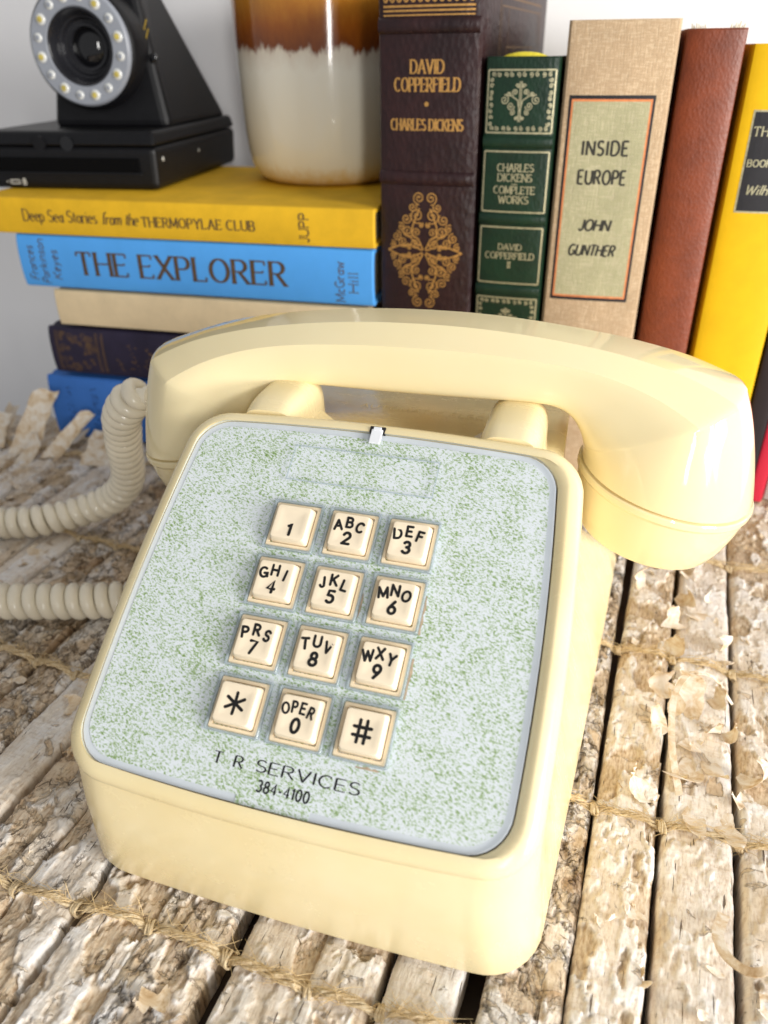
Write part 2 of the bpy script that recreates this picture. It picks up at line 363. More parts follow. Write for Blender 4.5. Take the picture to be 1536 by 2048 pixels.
# ------------------------------------------------------------------ lettering (drawn strokes)
def arc(cx, cy, rx, ry, a0, a1, n=9): return [(cx + rx * math.cos(R_(a)), cy + ry * math.sin(R_(a))) for a in np.linspace(a0, a1, n)]
def ell(w_): return [arc(w_ / 2, .5, w_ / 2, .5, 90, 450, 21)]
GL = {
 'A': (.74, [[(0, 0), (.37, 1)], [(.37, 1), (.74, 0)], [(.14, .36), (.6, .36)]]),
 'B': (.6, [[(.0, 0), (.0, 1)], [(0, 1), (.28, 1)] + arc(.3, .77, .24, .23, 80, -80) + [(0, .54)], [(0, .54), (.3, .54)] + arc(.32, .27, .28, .27, 80, -80) + [(0, 0)]]),
 'C': (.7, [arc(.38, .5, .38, .5, 48, 312, 17)]),
 'D': (.7, [[(0, 0), (0, 1)], [(0, 1), (.25, 1)] + arc(.28, .5, .42, .5, 85, -85, 15) + [(0, 0)]]),
 'E': (.55, [[(0, 0), (0, 1)], [(0, 1), (.53, 1)], [(0, .52), (.44, .52)], [(0, 0), (.55, 0)]]),
 'F': (.52, [[(0, 0), (0, 1)], [(0, 1), (.52, 1)], [(0, .52), (.42, .52)]]),
 'G': (.74, [arc(.38, .5, .38, .5, 48, 340, 17), [(.74, .4), (.74, .05)], [(.45, .42), (.76, .42)]]),
 'H': (.68, [[(0, 0), (0, 1)], [(.68, 0), (.68, 1)], [(0, .52), (.68, .52)]]),
 'I': (.12, [[(.06, 0), (.06, 1)]]),
 'J': (.4, [[(.38, 1), (.38, .25)] + arc(.19, .22, .19, .22, 0, -170)]),
 'K': (.64, [[(0, 0), (0, 1)], [(.6, 1), (.02, .42)], [(.2, .58), (.64, 0)]]),
 'L': (.52, [[(0, 0), (0, 1)], [(0, 0), (.52, 0)]]),
 'M': (.86, [[(0, 0), (.04, 1)], [(.04, 1), (.43, .12)], [(.43, .12), (.82, 1)], [(.82, 1), (.86, 0)]]),
 'N': (.7, [[(0, 0), (0, 1)], [(0, 1), (.7, 0)], [(.7, 0), (.7, 1)]]),
 'O': (.78, ell(.78)), 'P': (.56, [[(0, 0), (0, 1)], [(0, 1), (.28, 1)] + arc(.29, .74, .27, .26, 85, -85) + [(0, .48)]]),
 'R': (.62, [[(0, 0), (0, 1)], [(0, 1), (.28, 1)] + arc(.29, .75, .26, .25, 85, -85) + [(0, .5)], [(.26, .5), (.62, 0)]]),
 'S': (.54, [arc(.28, .755, .25, .245, 30, 265, 11) + arc(.27, .255, .27, .255, 85, -150, 11)]),
 'T': (.66, [[(.33, 0), (.33, 1)], [(0, 1), (.66, 1)]]),
 'U': (.68, [[(0, 1), (0, .32)] + arc(.34, .32, .34, .32, 180, 360, 11) + [(.68, 1)]]),
 'V': (.7, [[(0, 1), (.35, 0)], [(.35, 0), (.7, 1)]]),
 'W': (1.0, [[(0, 1), (.25, 0)], [(.25, 0), (.5, .9)], [(.5, .9), (.75, 0)], [(.75, 0), (1.0, 1)]]),
 'X': (.66, [[(0, 0), (.66, 1)], [(0, 1), (.66, 0)]]), 'Y': (.66, [[(0, 1), (.33, .48)], [(.66, 1), (.33, .48)], [(.33, .48), (.33, 0)]]),
 '0': (.58, [arc(.29, .5, .29, .5, 90, 450, 21)]), '1': (.24, [[(.0, .78), (.2, 1), (.2, 0)]]),
 '2': (.56, [arc(.28, .72, .27, .28, 165, -20, 11) + [(.46, .52), (0, 0)], [(0, 0), (.58, 0)]]),
 '3': (.54, [arc(.26, .76, .24, .24, 150, -85, 11), arc(.26, .27, .28, .27, 85, -150, 13)]),
 '4': (.6, [[(.44, 0), (.44, 1), (0, .3), (.6, .3)]]),
 '5': (.54, [[(.5, 1), (.08, 1), (.04, .55)] + arc(.25, .32, .28, .31, 115, -140, 13)]),
 '6': (.56, [[(.42, 1), (.08, .5)] + arc(.28, .29, .27, .29, 150, 510, 19)]),
 '7': (.54, [[(0, 1), (.54, 1), (.16, 0)]]), '8': (.56, [arc(.28, .76, .22, .24, 90, 450, 17), arc(.28, .265, .28, .265, 90, 450, 17)]),
 '9': (.56, [[(.14, 0), (.48, .5)] + arc(.28, .71, .27, .29, -30, 330, 19)]), '-': (.34, [[(0, .4), (.32, .4)]]),
 '*': (.9, [[(.45, .0), (.45, 1)], [(.02, .25), (.88, .75)], [(.02, .75), (.88, .25)]]),
 '#': (.8, [[(.24, 0), (.24, 1)], [(.58, 0), (.58, 1)], [(0, .68), (.82, .68)], [(0, .3), (.82, .3)]]),
 'a': (.46, [arc(.21, .27, .21, .27, 60, 420, 15), [(.44, .58), (.44, 0)]]), 'c': (.4, [arc(.23, .3, .23, .3, 50, 310, 11)]),
 'e': (.45, [[(.02, .32), (.44, .34)] + arc(.23, .3, .22, .3, 10, 310, 13)]), 'f': (.32, [arc(.3, .85, .16, .16, 40, 180, 6) + [(.14, 0)], [(0, .58), (.3, .58)]]),
 'h': (.46, [[(0, 0), (0, 1)], arc(.23, .36, .22, .24, 170, 0, 8) + [(.45, 0)]]), 'i': (.1, [[(.05, 0), (.05, .6)], [(.05, .8), (.05, .88)]]),
 'k': (.44, [[(0, 0), (0, 1)], [(.4, .6), (.02, .24)], [(.14, .36), (.44, 0)]]), 'l': (.1, [[(.05, 0), (.05, 1)]]),
 'm': (.72, [[(0, 0), (0, .6)], arc(.18, .38, .17, .22, 170, 0, 7) + [(.35, 0)], arc(.53, .38, .17, .22, 170, 0, 7) + [(.7, 0)]]),
 'n': (.46, [[(0, 0), (0, .6)], arc(.23, .36, .22, .24, 170, 0, 8) + [(.45, 0)]]), 'o': (.46, [arc(.23, .3, .23, .3, 90, 450, 15)]),
 'p': (.46, [[(0, -.3), (0, .6)], arc(.22, .3, .23, .3, 130, -130, 13)]), 'r': (.32, [[(0, 0), (0, .6)], arc(.2, .36, .19, .22, 170, 50, 6)]),
 's': (.36, [arc(.18, .455, .16, .145, 30, 265, 8) + arc(.18, .155, .18, .155, 85, -150, 8)]), 't': (.28, [[(.12, .85), (.12, .1), (.26, .02)], [(0, .6), (.28, .6)]]),
 'u': (.46, [[(0, .6), (0, .22)] + arc(.22, .22, .22, .22, 180, 350, 8), [(.45, .6), (.45, 0)]]),
 'w': (.66, [[(0, .6), (.17, 0)], [(.17, 0), (.33, .55)], [(.33, .55), (.5, 0)], [(.5, 0), (.66, .6)]]), 'y': (.46, [[(0, .6), (.24, .02)], [(.46, .6), (.1, -.3)]]),
}
class Ink:
    """collects flat ribbons in a 2-D plane; lay() maps them onto a surface"""
    def __init__(s): s.R = []
    def stroke(s, P, thick, thin=None, cap=False):
        thin = thick if thin is None else thin
        P = np.array(P, float)
        if len(P) < 2: return
        if len(P) == 2: P = np.linspace(P[0], P[1], 9)
        T = np.gradient(P, axis=0); L = np.linalg.norm(T, axis=1)[:, None] + 1e-9; T = T / L
        if len(P) > 2 and np.allclose(P[0], P[-1], atol=1e-6): T[0] = T[-1] = (T[0] + T[-1]) / np.linalg.norm(T[0] + T[-1])
        wd_ = (thin + (thick - thin) * np.abs(T[:, 1:2]) ** 1.3) / 2
        N = np.stack([-T[:, 1], T[:, 0]], 1) * wd_
        s.R.append((P + N, P - N))
        if cap:
            for e in (0, -1):
                a = np.linspace(0, math.pi, 9); c_ = P[e]; r_ = float(wd_[e, 0])
                s.R.append((np.stack([c_[0] + r_ * np.cos(a), c_[1] + r_ * np.sin(a)], 1), np.stack([c_[0] + r_ * np.cos(a), c_[1] - r_ * np.sin(a)], 1)))
    def text(s, txt, x, y, h, thick, thin=None, serif=0.0, xs=1.0, gap=.2, slant=0.0, align='l', rot=0.0, cap=False, fit=None):
        thin_ = thick if thin is None else thin
        width = sum((GL[c][0] + gap) if c != ' ' else .42 for c in txt) - gap
        if fit: xs = fit / (width * h)
        tot = width * h * xs; ox = {'l': 0, 'c': -tot / 2, 'r': -tot}[align]; cr, sr = math.cos(rot), math.sin(rot)
        tf = lambda px, py: (x + cr * px - sr * py, y + sr * px + cr * py)
        for c in txt:
            if c == ' ': ox += .42 * h * xs; continue
            gw, st = GL[c]
            for P in st:
                Q = [tf(ox + px * h * xs + slant * py * h, py * h) for px, py in P]
                s.stroke(Q, thick, thin_, cap)
                if serif:
                    for a, b in ((P[0], P[1]), (P[-1], P[-2])):
                        dx, dy = b[0] - a[0], b[1] - a[1]
                        if (abs(a[1]) < .02 or abs(a[1] - 1) < .02 or (c.islower() and abs(a[1] - .6) < .03)) and abs(dy) > abs(dx) * .8:
                            ex = ox + a[0] * h * xs + slant * a[1] * h
                            s.stroke([tf(ex - serif * h, a[1] * h), tf(ex + serif * h, a[1] * h)], thin_ * 1.1, thin_ * 1.1)
                        elif abs(dx) > abs(dy) and c in 'EFTLZCGS' and len(P) == 2 and 0 < abs(a[0] - (P[0][0] if a is P[-1] else P[-1][0])):
                            if (c in 'EFL' and a[0] > .2) or c == 'T':
                                sg = -1 if a[1] > .8 else (1 if a[1] < .2 else 0)
                                ex = ox + a[0] * h * xs
                                s.stroke([tf(ex, a[1] * h), tf(ex, (a[1] + sg * .17) * h if sg else (a[1] + .08) * h)], thin_ * 1.3, thin_ * 1.3)
            ox += (gw + gap) * h * xs
        return s
    def spiral(s, cx, cy, r, a0, turns, wd_, sgn=1):
        n = max(10, int(abs(turns) * 14)); P = []
        for k in range(n + 1):
            t = k / n; a = a0 + sgn * turns * 2 * math.pi * t; rr = r * (1 - .82 * t)
            P.append((cx + rr * math.cos(a), cy + rr * math.sin(a)))
        s.stroke(P, wd_)
        a = np.linspace(0, 2 * math.pi, 9); e = P[-1]; s.R.append((np.stack([e[0] + wd_ * .9 * np.cos(a[:5]), e[1] + wd_ * .9 * np.sin(a[:5])], 1), np.stack([e[0] + wd_ * .9 * np.cos(a[:5]), e[1] - wd_ * .9 * np.sin(a[:5])], 1)))
    def rect(s, x0, x1, y0, y1, wd_):
        for a, b in (((x0, y0), (x1, y0)), ((x1, y0), (x1, y1)), ((x1, y1), (x0, y1)), ((x0, y1), (x0, y0))): s.stroke(np.linspace(a, b, 9), wd_)
        return s
    def lay(s, name, fn, mat, parent, lift=.10, step=.0035):
        V = []; F = []
        for k, (A, B) in enumerate(s.R):
            b = len(V); n = len(A); l = lift + step * (k % 9)
            V += [fn(p[0], p[1], l) for p in A] + [fn(p[0], p[1], l) for p in B]
            F += [(b + i, b + i + 1, b + n + i + 1, b + n + i) for i in range(n - 1)]
        return mk(name, V, F, mat, parent, smooth=False, recalc=False)

# ------------------------------------------------------------------ setting: wall and table
BYAW = R_(-14.4); bx = np.array([math.cos(BYAW), math.sin(BYAW)]); by = np.array([-math.sin(BYAW), math.cos(BYAW)]); P0 = np.array([-229., 498.])
def bw(u, off, z): p = P0 + u * bx + off * by; return (p[0], p[1], z)
wl = MB(); a = bw(-1500, 232, 0); b = bw(1500, 232, 0); c = bw(1500, 262, 0); d = bw(-1500, 262, 0)
wl.loft([[(p[0], p[1], z) for p in (a, b, c, d)] for z in (-760, 1500)], True, True)
o = wl.build('wall', 'wall', smooth=False); o['kind'] = 'structure'
tb = rrect(330, 330, 0, 560, 120, ns=6, nc=8)
MYAW = R_(-20); e1 = np.array([math.cos(MYAW), math.sin(MYAW)]); e2 = np.array([-math.sin(MYAW), math.cos(MYAW)])
def mw(v, s_, z): p = v * e1 + s_ * e2; return (p[0], p[1], z)
def table_pt(x, y): # table outline: its far-left corner is cut round just behind the mat
    return mw(x, y, 0)
tp = [(-560, -60), (330, -60), (330, 605), (-120, 605), (-250, 560), (-350, 480), (-410, 432), (-480, 412), (-560, 405)]
t_ = MB(); t_.loft([[mw(x, y, z) for x, y in tp] for z in (-40, -13)], True, True)
o = bev(t_.build('table', 'table', smooth=False), 3, 3); o['kind'] = 'structure'

# ------------------------------------------------------------------ birch bark mat
rng = np.random.default_rng(5)
def vnoise(x, y, seed):
    r = np.random.default_rng(seed); G = r.random((64, 64)); xi = np.floor(x).astype(int); yi = np.floor(y).astype(int)
    fx = x - xi; fy = y - yi; fx = fx * fx * (3 - 2 * fx); fy = fy * fy * (3 - 2 * fy); g = lambda a, b: G[a % 64, b % 64]
    return (g(xi, yi) * (1 - fx) + g(xi + 1, yi) * fx) * (1 - fy) + (g(xi, yi + 1) * (1 - fx) + g(xi + 1, yi + 1) * fx) * fy
def fbm(x, y, seed, o=4):
    s_ = 0; a_ = .5; t = 0
    for k in range(o): s_ = s_ + a_ * vnoise(x * 2 ** k + 7.3 * k, y * 2 ** k + 3.1 * k, seed + k); t += a_; a_ *= .5
    return s_ / t
def sst(a, b, x): t = np.clip((x - a) / (b - a), 0, 1); return t * t * (3 - 2 * t)
mat = thing('bark_mat', 'mat of peeling birch bark strips tied with jute twine under the phone', 'mat', mw(-150, 250, -13), 0)
MO = np.array(mw(-150, 250, -13))
def ml(p): return np.asarray(p, float) - MO       # world mm -> mat local
STR = []   # centre, half width, s0, s1
v = 104.0; k = 0
while v > -475:
    wdt = random.uniform(21.5, 27.5); STR.append([v - wdt / 2, wdt / 2 - random.uniform(.6, 1.5)])
    v -= wdt
TWR = [22, 108, 196, 286, 372, 452]
def dome(q): return -.9 - .5 * np.abs(q) ** 3 - 2.2 * np.abs(q) ** 20
for k, (vc, hw) in enumerate(STR):
    s0 = 20 + random.uniform(-8, 8)
    end = 418 if vc < -395 else (450 if vc < -330 else (500 if vc < -230 else 585))
    s1 = end + random.uniform(-7, 9)
    seed = 100 + 17 * k; skew = math.tan(R_(random.uniform(-.9, .9)))
    kind = random.choice(['smooth', 'flaky', 'smooth', 'crackle']) if vc > -140 else random.choice(['smooth', 'crackle', 'crackle', 'flaky'])
    ns_ = int((s1 - s0) / .62); nv = 41
    s_ = np.linspace(s0, s1, ns_); q = np.concatenate([[-1.02, -1.01], np.linspace(-1, 1, nv), [1.01, 1.02]])
    SS, Q = np.meshgrid(s_, q, indexing='ij'); nq = len(q)
    edge = 1 + .10 * (fbm(SS / 26, np.sign(Q) * 3 + 9, seed + 50, 4) - .5) + .05 * (fbm(SS / 5, np.sign(Q) * 3 + 9, seed + 60, 3) - .5)
    VV = Q * hw * edge
    H = dome(Q)
    big = fbm(SS / 42, VV / 16 + 5, seed, 3) - .5
    n1 = fbm(SS / 16, VV / 9 + 20, seed + 5, 4); n2 = fbm(SS / 6.5, VV / 4.0 + 40, seed + 9, 4); n3 = fbm(SS / 2.6, VV / 2.0 + 3, seed + 13, 3)
    l1 = sst(.435, .465, n1); l2 = sst(.47, .51, n2)
    rid = 1 - np.abs(2 * fbm(SS / 11, VV / 6.5 + 60, seed + 21, 4) - 1)
    crk = sst(.93, .99, rid)
    amp = {'smooth': (.45, .25, .05, .10), 'flaky': (1.15, .75, .15, .22), 'crackle': (.9, .6, .7, .3)}[kind]
    lip = np.exp(-((n1 - .48) / .017) ** 2) * sst(.40, .62, fbm(SS / 7, VV / 7 + 80, seed + 33, 2)) + .6 * np.exp(-((n2 - .535) / .03) ** 2) * sst(.45, .7, fbm(SS / 5, VV / 5 + 90, seed + 37, 2))
    Z = H + .9 * big + amp[0] * (l1 - .6) + amp[1] * (l2 - .5) * .9 - 1.1 * amp[2] * crk + amp[3] * (n3 - .5) + .95 * min(1, amp[0] * 1.2) * lip
    Z = np.where(Z > -.3, -.3 + .35 * np.tanh((Z + .3) / .7), Z)
    Z[:, 0] = -12.6; Z[:, -1] = -12.6; Z[:, 1] = np.minimum(Z[:, 1], -7.5); Z[:, -2] = np.minimum(Z[:, -2], -7.5)
    # ends broken off unevenly
    fr = 3.5 * (fbm(VV / 5, VV * 0 + k, seed + 70, 3) - .5); SS2 = SS.copy(); SS2[-1, :] += fr[-1, :] * 2; SS2[-2, :] += fr[-2, :]
    VW = vc + VV + skew * (SS - 250)
    P = VW[..., None] * np.array([e1[0], e1[1], 0]) + SS2[..., None] * np.array([e2[0], e2[1], 0]); P[..., 2] = Z
    P = P - MO
    idx = np.arange(ns_ * nq).reshape(ns_, nq)
    F = np.stack([idx[:-1, :-1], idx[:-1, 1:], idx[1:, 1:], idx[1:, :-1]], -1).reshape(-1, 4)
    me = bpy.data.meshes.new('bark_strip'); nV = ns_ * nq; nF = len(F)
    me.vertices.add(nV); me.vertices.foreach_set('co', (P.reshape(-1, 3) * .001).ravel())
    capA = idx[0, ::-1]; capB = idx[-1, :]
    loops = np.concatenate([F.ravel(), capA, capB]); me.loops.add(len(loops)); me.loops.foreach_set('vertex_index', loops.astype(np.int32))
    me.polygons.add(nF + 2)
    me.polygons.foreach_set('loop_start', np.concatenate([np.arange(nF) * 4, [nF * 4, nF * 4 + nq]]).astype(np.int32))
    me.update(calc_edges=True)
    me.flip_normals()
    me.polygons.foreach_set('use_smooth', np.ones(nF + 2, bool))
    A = me.attributes.new('bk', 'FLOAT_VECTOR', 'POINT'); A.data.foreach_set('vector', np.stack([SS.ravel() / 10 + 13 * k, VV.ravel() / 10 + 5.7 * k, Z.ravel() * .02], 1).astype(np.float32).ravel())
    A = me.attributes.new('lay', 'FLOAT_COLOR', 'POINT'); A.data.foreach_set('color', np.stack([(1 - (1 - l1) * min(1, amp[0])).ravel(), (crk * amp[2]).ravel(), (1 - (1 - l2) * min(1, amp[1])).ravel(), np.ones(nV)], 1).astype(np.float32).ravel())
    me.materials.append(M['bark']); me.validate(); me.update()
    if me.polygons[nF // 2].normal.z < 0: me.flip_normals()
    so = link('bark_strip', me, mat); so['tone'] = {'smooth': random.uniform(.12, .32), 'flaky': random.uniform(.25, .42), 'crackle': random.uniform(.40, .56)}[kind] + (.08 if vc < -150 else 0)
    STR[k] += [s0, s1, so, skew]
# peeling curls of bark paper: part of the strip they grow on
def curl(strip, v0, s0, ang, length, width, rad, tip, seed, lift=0.0, bend=1.0, name='bark_curl'):
    """thin torn sheet that leaves the strip surface at (v0,s0) heading ang and rolls up with radius rad"""
    r = random.Random(seed); nl, nw = 16, 9; V = []; th = .16
    sm_ = lambda i, q_: float(np.interp(i, [0, 4, 8, 12, 15], vj[(seed * 7 + q_) % 60:(seed * 7 + q_) % 60 + 5, (seed + q_) % 64][:5] if (seed * 7 + q_) % 60 + 5 <= 64 else vj[:5, 0]))
    prof = [(.45 + .55 * min(1, i / 5)) * (1 - tip * (i / (nl - 1)) ** 2.5) + .3 * (sm_(i, 0) - .5) for i in range(nl)]
    cen = [.7 * width * (sm_(i, 3) - .5) for i in range(nl)]
    for side in (1, -1):
        for i in range(nl):
            t = i / (nl - 1); phi = min(t * length / rad, 4.9)
            flat = .25 * length * t
            x = rad * math.sin(phi) * .85 + flat * .6; z = rad * (1 - math.cos(phi)) * bend * (t ** .4)
            wv_ = max(.08 * width, width * prof[i])
            for j in range(nw):
                s2 = j / (nw - 1) * 2 - 1
                jag = (vj[(i * 7 + seed) % 64, (j * 3 + seed) % 64] - .5)
                fx_ = x + (jag * .10 * length if i == nl - 1 else 0)
                fy_ = s2 * wv_ / 2 + cen[i] + jag * (.05 * width if abs(s2) > .9 else 0)
                fz = z + lift + th * side / 2 + .05 * width * (s2 * s2) * (.3 + t) * (1 if seed % 3 else -.4) + .25 * math.sin(s2 * 2.5 + t * 6 + seed) * (t + .1)
                X = math.cos(ang) * fx_ - math.sin(ang) * fy_; Y = math.sin(ang) * fx_ + math.cos(ang) * fy_
                p = mw(v0 + X, s0 + Y, 0); V.append((p[0], p[1], fz - 1.0))
    V = np.array(V) - MO; n = nl * nw; F = []
    for i in range(nl - 1):
        for j in range(nw - 1):
            a_ = i * nw + j; F.append((a_, a_ + 1, a_ + nw + 1, a_ + nw)); F.append((n + a_, n + a_ + nw, n + a_ + nw + 1, n + a_ + 1))
    bd = [j for j in range(nw)] + [i * nw + nw - 1 for i in range(1, nl)] + [(nl - 1) * nw + j for j in range(nw - 2, -1, -1)] + [i * nw for i in range(nl - 2, 0, -1)]
    for i in range(len(bd)): a_, b_ = bd[i], bd[(i + 1) % len(bd)]; F.append((b_, a_, n + a_, n + b_))
    return mk(name, V, F, 'curl', strip, smooth=True, ang=60)
vj = np.random.default_rng(3).random((64, 64))
def strip_at(v_):
    return min(STR, key=lambda s_: abs(s_[0] - v_))
def under_phone(v_, s_):
    p = v_ * e1 + s_ * e2 - np.array([-17.4, 182.7]); y_ = math.radians(-17.03)
    lx = p[0] * math.cos(y_) + p[1] * math.sin(y_); ly = -p[0] * math.sin(y_) + p[1] * math.cos(y_)
    return -88 < lx < 92 and -56 < ly < 214
def on_books(v_, s_):
    p = v_ * e1 + s_ * e2 - P0; return p @ by > -14 and p @ bx > -12
cnt = 0; tries = 0
while cnt < 250 and tries < 9000:
    tries += 1
    st = random.choice(STR); vv = st[0] + random.uniform(-.8, .8) * st[1]; ss = random.uniform(88, min(470, st[3] - 8))
    if under_phone(vv, ss) or on_books(vv, ss): continue
    if vv < -60 and random.random() < .45: continue
    if min(abs(ss - t) for t in TWR) < 7: continue
    L = random.choice([random.uniform(2.5, 5), random.uniform(3, 6), random.uniform(4, 8), random.uniform(7, 13)])
    curl(st[4], vv, ss, random.choice([0, math.pi]) + random.uniform(-.9, .9), L, L * random.uniform(.35, .9), L * random.uniform(.35, 1.3), random.uniform(.3, 1.0), tries, 0, random.uniform(.25, .9))
    cnt += 1
def mat_xy(wx, wy): p = np.array([wx, wy]); return p @ e1, p @ e2
# the big peeled patches on the second strip right of the phone, and the upright flakes by the blue book
for (wx, wy, an, L, W_, rd, tp_, sd) in [(120, 224, 1.5, 24, 12, 10, .5, 1), (112, 205, -1.75, 26, 10, 22, .9, 2), (122, 208, -1.45, 24, 8, 24, .9, 3), (131, 233, .6, 14, 8, 5, .5, 4), (116, 236, 1.9, 15, 11, 6, .5, 5), (110, 218, 2.5, 13, 9, 7, .6, 6), (117, 214, -1.6, 18, 6, 12, .8, 41), (126, 222, -1.3, 16, 6, 9, .8, 42), (113, 228, 1.2, 13, 7, 5, .6, 43), (128, 214, .2, 12, 7, 5, .6, 44), (128, 196, -.6, 22, 8, 8, .7, 7), (110, 184, -1.6, 22, 9, 30, .9, 8), (117, 180, -1.3, 24, 8, 26, .9, 9), (96, 186, 2.9, 16, 10, 9, .5, 10),
                                        (122, 262, .8, 14, 10, 6, .5, 11), (134, 280, 2.2, 15, 9, 6, .6, 12), (140, 300, .4, 14, 10, 5, .5, 13), (130, 310, 2.6, 16, 8, 6, .5, 14), (150, 325, .2, 16, 9, 6, .4, 15), (146, 268, -.6, 14, 8, 5, .6, 16), (-62, 122, -2.2, 13, 8, 9, .7, 17), (-22, 106, 1.0, 11, 7, 6, .7, 18), (-46, 100, 2.5, 12, 7, 7, .6, 19), (22, 106, .6, 12, 6, 5, .7, 20), (8, 103, 2.2, 11, 7, 5, .6, 21)]:
    v_, s2_ = mat_xy(wx, wy); curl(strip_at(v_)[4], v_, s2_, an, L, W_, rd, tp_, sd, 0, .9)
for (wx, wy, an, L, W_, rd, tp_, sd) in [(-232, 478, 1.15, 46, 20, 52, .15, 31), (-214, 470, .75, 40, 15, 40, .45, 32), (-262, 480, 2.0, 30, 16, 30, .3, 33), (-238, 452, 1.5, 26, 12, 20, .4, 34), (-190, 458, .9, 28, 18, 60, .3, 35), (-252, 462, 1.0, 30, 5, 22, .8, 36), (-278, 500, 1.3, 30, 18, 30, .3, 37)]:
    v_, s2_ = mat_xy(wx, wy); curl(strip_at(v_)[4], v_, s2_, an, L, W_, rd, tp_, sd, 0, 1.0)
for quad in (((-250, 470, 0), (-230, 470, 0), (-213, 486, 37), (-229, 486, 38)), ((-226, 462, 0), (-212, 464, 0), (-191, 480, 22), (-199, 482, 25)), ((-276, 480, 0), (-256, 478, 0), (-252, 496, 16), (-270, 500, 19)), ((-196, 452, -1), (-172, 452, -1), (-176, 474, 9), (-192, 476, 11)), ((-300, 488, 0), (-282, 486, 0), (-276, 508, 12), (-296, 510, 14))):
    A_, B_, C_, D_ = [np.array(p, float) for p in quad]; nl, nw = 12, 6; V = []; nr = np.cross(B_ - A_, D_ - A_); nr /= np.linalg.norm(nr)
    for sd in (.35, -.35):
        for i in range(nl):
            for j in range(nw):
                a2, b2 = i / (nl - 1), j / (nw - 1); p = (A_ * (1 - b2) + B_ * b2) * (1 - a2) + (D_ * (1 - b2) + C_ * b2) * a2
                jg = vj[(i * 3 + int(A_[0])) % 64, (j * 5) % 64] - .5
                V.append(p + nr * (sd + 3.2 * math.sin(a2 * 2.4) * .8 + 1.2 * (2 * b2 - 1) ** 2 + .7 * jg) + (B_ - A_) * (.10 * jg if j in (0, nw - 1) else 0) + (D_ - A_) * (.08 * jg if i == nl - 1 else 0))
    n = nl * nw; F = []
    for i in range(nl - 1):
        for j in range(nw - 1):
            a_ = i * nw + j; F.append((a_, a_ + 1, a_ + nw + 1, a_ + nw)); F.append((n + a_, n + a_ + nw, n + a_ + nw + 1, n + a_ + 1))
    bd = [j for j in range(nw)] + [i * nw + nw - 1 for i in range(1, nl)] + [(nl - 1) * nw + j for j in range(nw - 2, -1, -1)] + [i * nw for i in range(nl - 2, 0, -1)]
    for i in range(len(bd)): a_, b_ = bd[i], bd[(i + 1) % len(bd)]; F.append((b_, a_, n + a_, n + b_))
    v_, s2_ = mat_xy(A_[0], A_[1]); mk('bark_splinter', np.array(V) - MO, F, 'curl', strip_at(v_)[4], ang=60)
# long loose ribbons of bark that arch over a strip
for pts, wdt in (([(104, 187, -1), (106, 205, 5), (112, 224, 11), (122, 236, 12), (133, 238, 8), (139, 230, 1)], 2.6), ([(103.0, 143.0, -1.0), (96.2, 133.2, 5.0), (95.2, 124.9, 8.0), (98.9, 119.6, 10.0), (105.6, 120.9, 10.0), (119.2, 130.6, 4.0)], 3.4)):
    P = catmull(pts, 8); T = np.gradient(P, axis=0); T /= np.linalg.norm(T, axis=1)[:, None]
    N = np.cross(T, (0, 0, 1.0)); N /= np.linalg.norm(N, axis=1)[:, None]; Bn = np.cross(N, T)
    wv_ = wdt / 2 * (1 - .5 * np.linspace(0, 1, len(P)) ** 2)[:, None]
    rings = [[P[i] - N[i] * wv_[i], P[i] + N[i] * wv_[i], P[i] + N[i] * wv_[i] + Bn[i] * .35, P[i] - N[i] * wv_[i] + Bn[i] * .35] for i in range(len(P))]
    mbb = MB(); mbb.loft(np.array(rings) - MO, True, True); v_, s2_ = mat_xy(*pts[0][:2]); mbb.build('bark_ribbon', 'curl', strip_at(v_)[4], ang=50)
